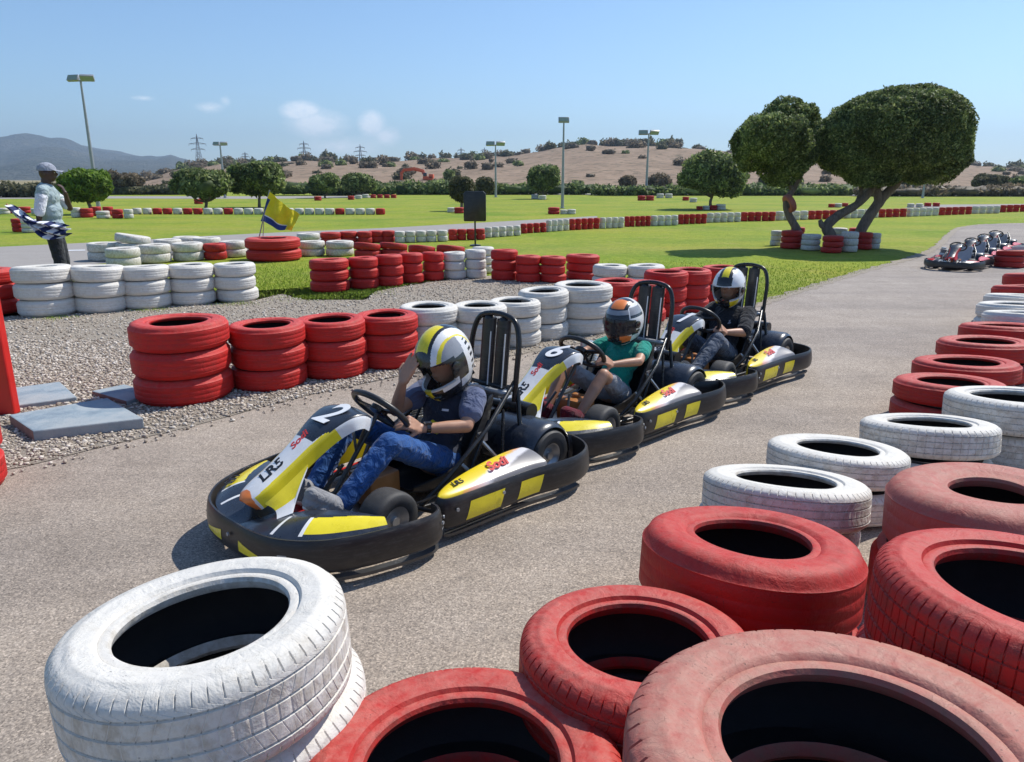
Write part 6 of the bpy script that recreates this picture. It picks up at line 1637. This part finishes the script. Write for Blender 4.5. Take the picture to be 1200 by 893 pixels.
# yellow and blue flag planted by the wide red tyre
X,Y=px(300,303); dep=Y*math.cos(PITCH)+.39; k=dep/870
fo=empty('marshal_flag',(X,Y+.25,0)); tag(fo,'yellow flag with blue border leaning on a stick above the wide red tyre','flag')
def fp(x,y,dy=0): return ((x-300)*k,dy,(303-y)*k*1.02)
mb=MB(); mb.tube([fp(296,295),fp(318,227)],.012,8); mb.tube([fp(305,283),fp(308,262)],.008,6); mb.build('flag_stick',M['galv'],fo,smooth=50)
TL,TR_,BR,BL=[Vector(fp(*p)) for p in ((318,229),(351,254),(341,274),(304,262))]
mb=MB()
def fg(u,v):
    p=TL.lerp(TR_,u).lerp(BL.lerp(BR,u),v); bulge=math.sin(u*9+v*3)*.05*u+.03*math.sin(u*17-v*6)
    p=p+Vector((.0,bulge-.12*math.sin(PI*u)*v,-.05*math.sin(PI*u)*(1-v)*.6+.035*math.sin(u*8)*v)); return p
mb.grid(fg,40,30,lambda u,v:1 if (v>.80 and u<.80) or (u<.07 and v>.2) else (2 if .75<v<=.80 and u<.8 else 0)); mb.build('flag_cloth',[M['flag_yellow'],M['flag_blue'],M['white_cloth']],fo,smooth=80,solid=.004)
# painted concrete slabs
m,nt,b=nodes('painted_concrete'); tcn=N(nt,'ShaderNodeTexCoord').outputs['Object']; f=noise_n(nt,tcn,6,6,.7); L(nt,mixc(nt,ramp(nt,noise_n(nt,tcn,3,5,.6),[(.4,0),(.65,.7)]),ramp(nt,f,[(.3,(.17,.22,.27)),(.5,(.26,.33,.38)),(.7,(.38,.44,.48))]),(.36,.38,.38)),b.inputs['Base Color']); b.inputs['Roughness'].default_value=.85; bump(nt,b,noise_n(nt,tcn,60,5,.7),.5,.006)
M['slab']=m; M['slab_side']=simple('reddish_concrete_edge',(.24,.12,.10),.9,var=.3,scale=20,bs=.5)
def slab(pxs,z,th,label):
    P=[Vector((*px(x,y,z),0)) for x,y in pxs]; c=sum(P,Vector())/len(P); n=len(P)
    mb=MB(); mb.add([(p.x-c.x,p.y-c.y,z-th) for p in P]+[(p.x-c.x,p.y-c.y,z) for p in P],[tuple(range(n-1,-1,-1)),tuple(range(n,2*n))]+[(i,(i+1)%n,n+(i+1)%n,n+i) for i in range(n)],[0,0]+[1 if i==0 else 0 for i in range(n)])
    o=mb.build('concrete_slab',[M['slab'],M['slab_side']],None,smooth=0,bevel=.008,recalc=True); o.location=(c.x,c.y,0); tag(o,label,'slab'); return o
slab([(10,486),(38,505),(168,490),(126,466)],.07,.07,'thick blue grey concrete slab with reddish edge lying on the gravel')
slab([(17,454),(18,475),(90,465),(70,447)],.035,.04,'flat blue grey slab just behind the thick one')
slab([(107,458),(148,470),(180,460),(146,450)],.035,.04,'small flat slab wedged beside the red tyre stack')
# red panel at the left edge
X,Y=px(18,487); 
mb=MB(); mb.box((-.26,.0,.62),(.52,.07,1.24)); o=mb.build('red_board',M['red_board'] if 'red_board' in M else simple('red_board_paint',(.62,.018,.012),.42,var=.1,scale=6),None,smooth=0,bevel=.012); o.location=(X,Y+.03,.003); tag(o,'upright red painted board cut by the left picture edge','board')
# excavator on the slope
M['exc_orange']=simple('orange_machine_paint',(.60,.10,.03),.5)
Y=150.; dep=Y*math.cos(PITCH)+.4; k=dep/870; X=(492-600)*k
def ez(y): c,s=math.cos(PITCH),math.sin(PITCH); q=(y-446.5)/870; return 1.5-(Y*(q*c+s))/(c-q*s)
zb=ez(216); ex=empty('excavator',(X,Y,zb)); tag(ex,'orange excavator with raised boom working behind the hedge','excavator')
H=lambda y:(219-y)*k*1.0
mb=MB(); mb.box((10*k,0,H(212)),(11*k,2.4,4*k)); mb.box((14*k,0,H(210)),(5*k,2.4,5*k)); mb.build('body',M['exc_orange'],ex,smooth=30,bevel=.08)
mb=MB(); mb.box((7*k,-.6,H(209)),(4*k,1.0,6*k)); mb.build('cab',M['helmet_black'],ex,smooth=30,bevel=.06)
mb=MB(); 
for sy in (-1,1): mb=MB(); mb.box((10*k,sy*1.1,H(216)),(15*k,.5,3*k)); mb.build('track',M['black_plastic'],ex,smooth=30,bevel=.2)
mb=MB(); mb.tube([(8*k,0,H(213)),(4*k,0,H(204)),(-6*k,0,H(201.5)),(-18*k,0,H(203))],[.35,.4,.38,.3],6); mb.build('boom',M['exc_orange'],ex,smooth=30)
mb=MB(); mb.tube([(-17*k,0,H(202)),(-21*k,0,H(206)),(-21.5*k,0,H(214))],[.3,.32,.25],6); mb.build('arm',M['exc_orange'],ex,smooth=30)
mb=MB(); mb.box((-21*k,0,H(215.5)),(2.6*k,1.2,2.6*k),rot=Euler((0,.4,0))); mb.build('bucket',M['black_plastic'],ex,smooth=30,bevel=.1)
# faded tyre hung round the crooked trunk
me=get_tyre('F','lo',3); o=bpy.data.objects.new('tyre',me); col.objects.link(o); o.location=(6.20,17.05,.98); o.scale=(.72,.72,.72); o.rotation_euler=(R(18),R(62),R(25)); tag(o,'faded brick red tyre hung round the crooked tree trunk','tyre')
# haze: thin even air round everything
bm=bmesh.new(); bmesh.ops.create_cube(bm,size=1); me=bpy.data.meshes.new('haze'); bm.to_mesh(me); bm.free()
hz=bpy.data.objects.new('haze',me); col.objects.link(hz); hz.scale=(9800,9800,290); hz.location=(0,0,140); hz['kind']='stuff'; hz['label']='thin pale haze over the whole valley'
m=bpy.data.materials.new('haze'); m.use_nodes=True; nt=m.node_tree; nt.nodes.remove(nt.nodes['Principled BSDF']); pv=nt.nodes.new('ShaderNodeVolumePrincipled'); pv.inputs['Color'].default_value=(.62,.80,1,1); pv.inputs['Density'].default_value=HAZE_D; pv.inputs['Anisotropy'].default_value=.3
L(nt,pv.outputs[0],nt.nodes['Material Output'].inputs['Volume']); me.materials.append(m)
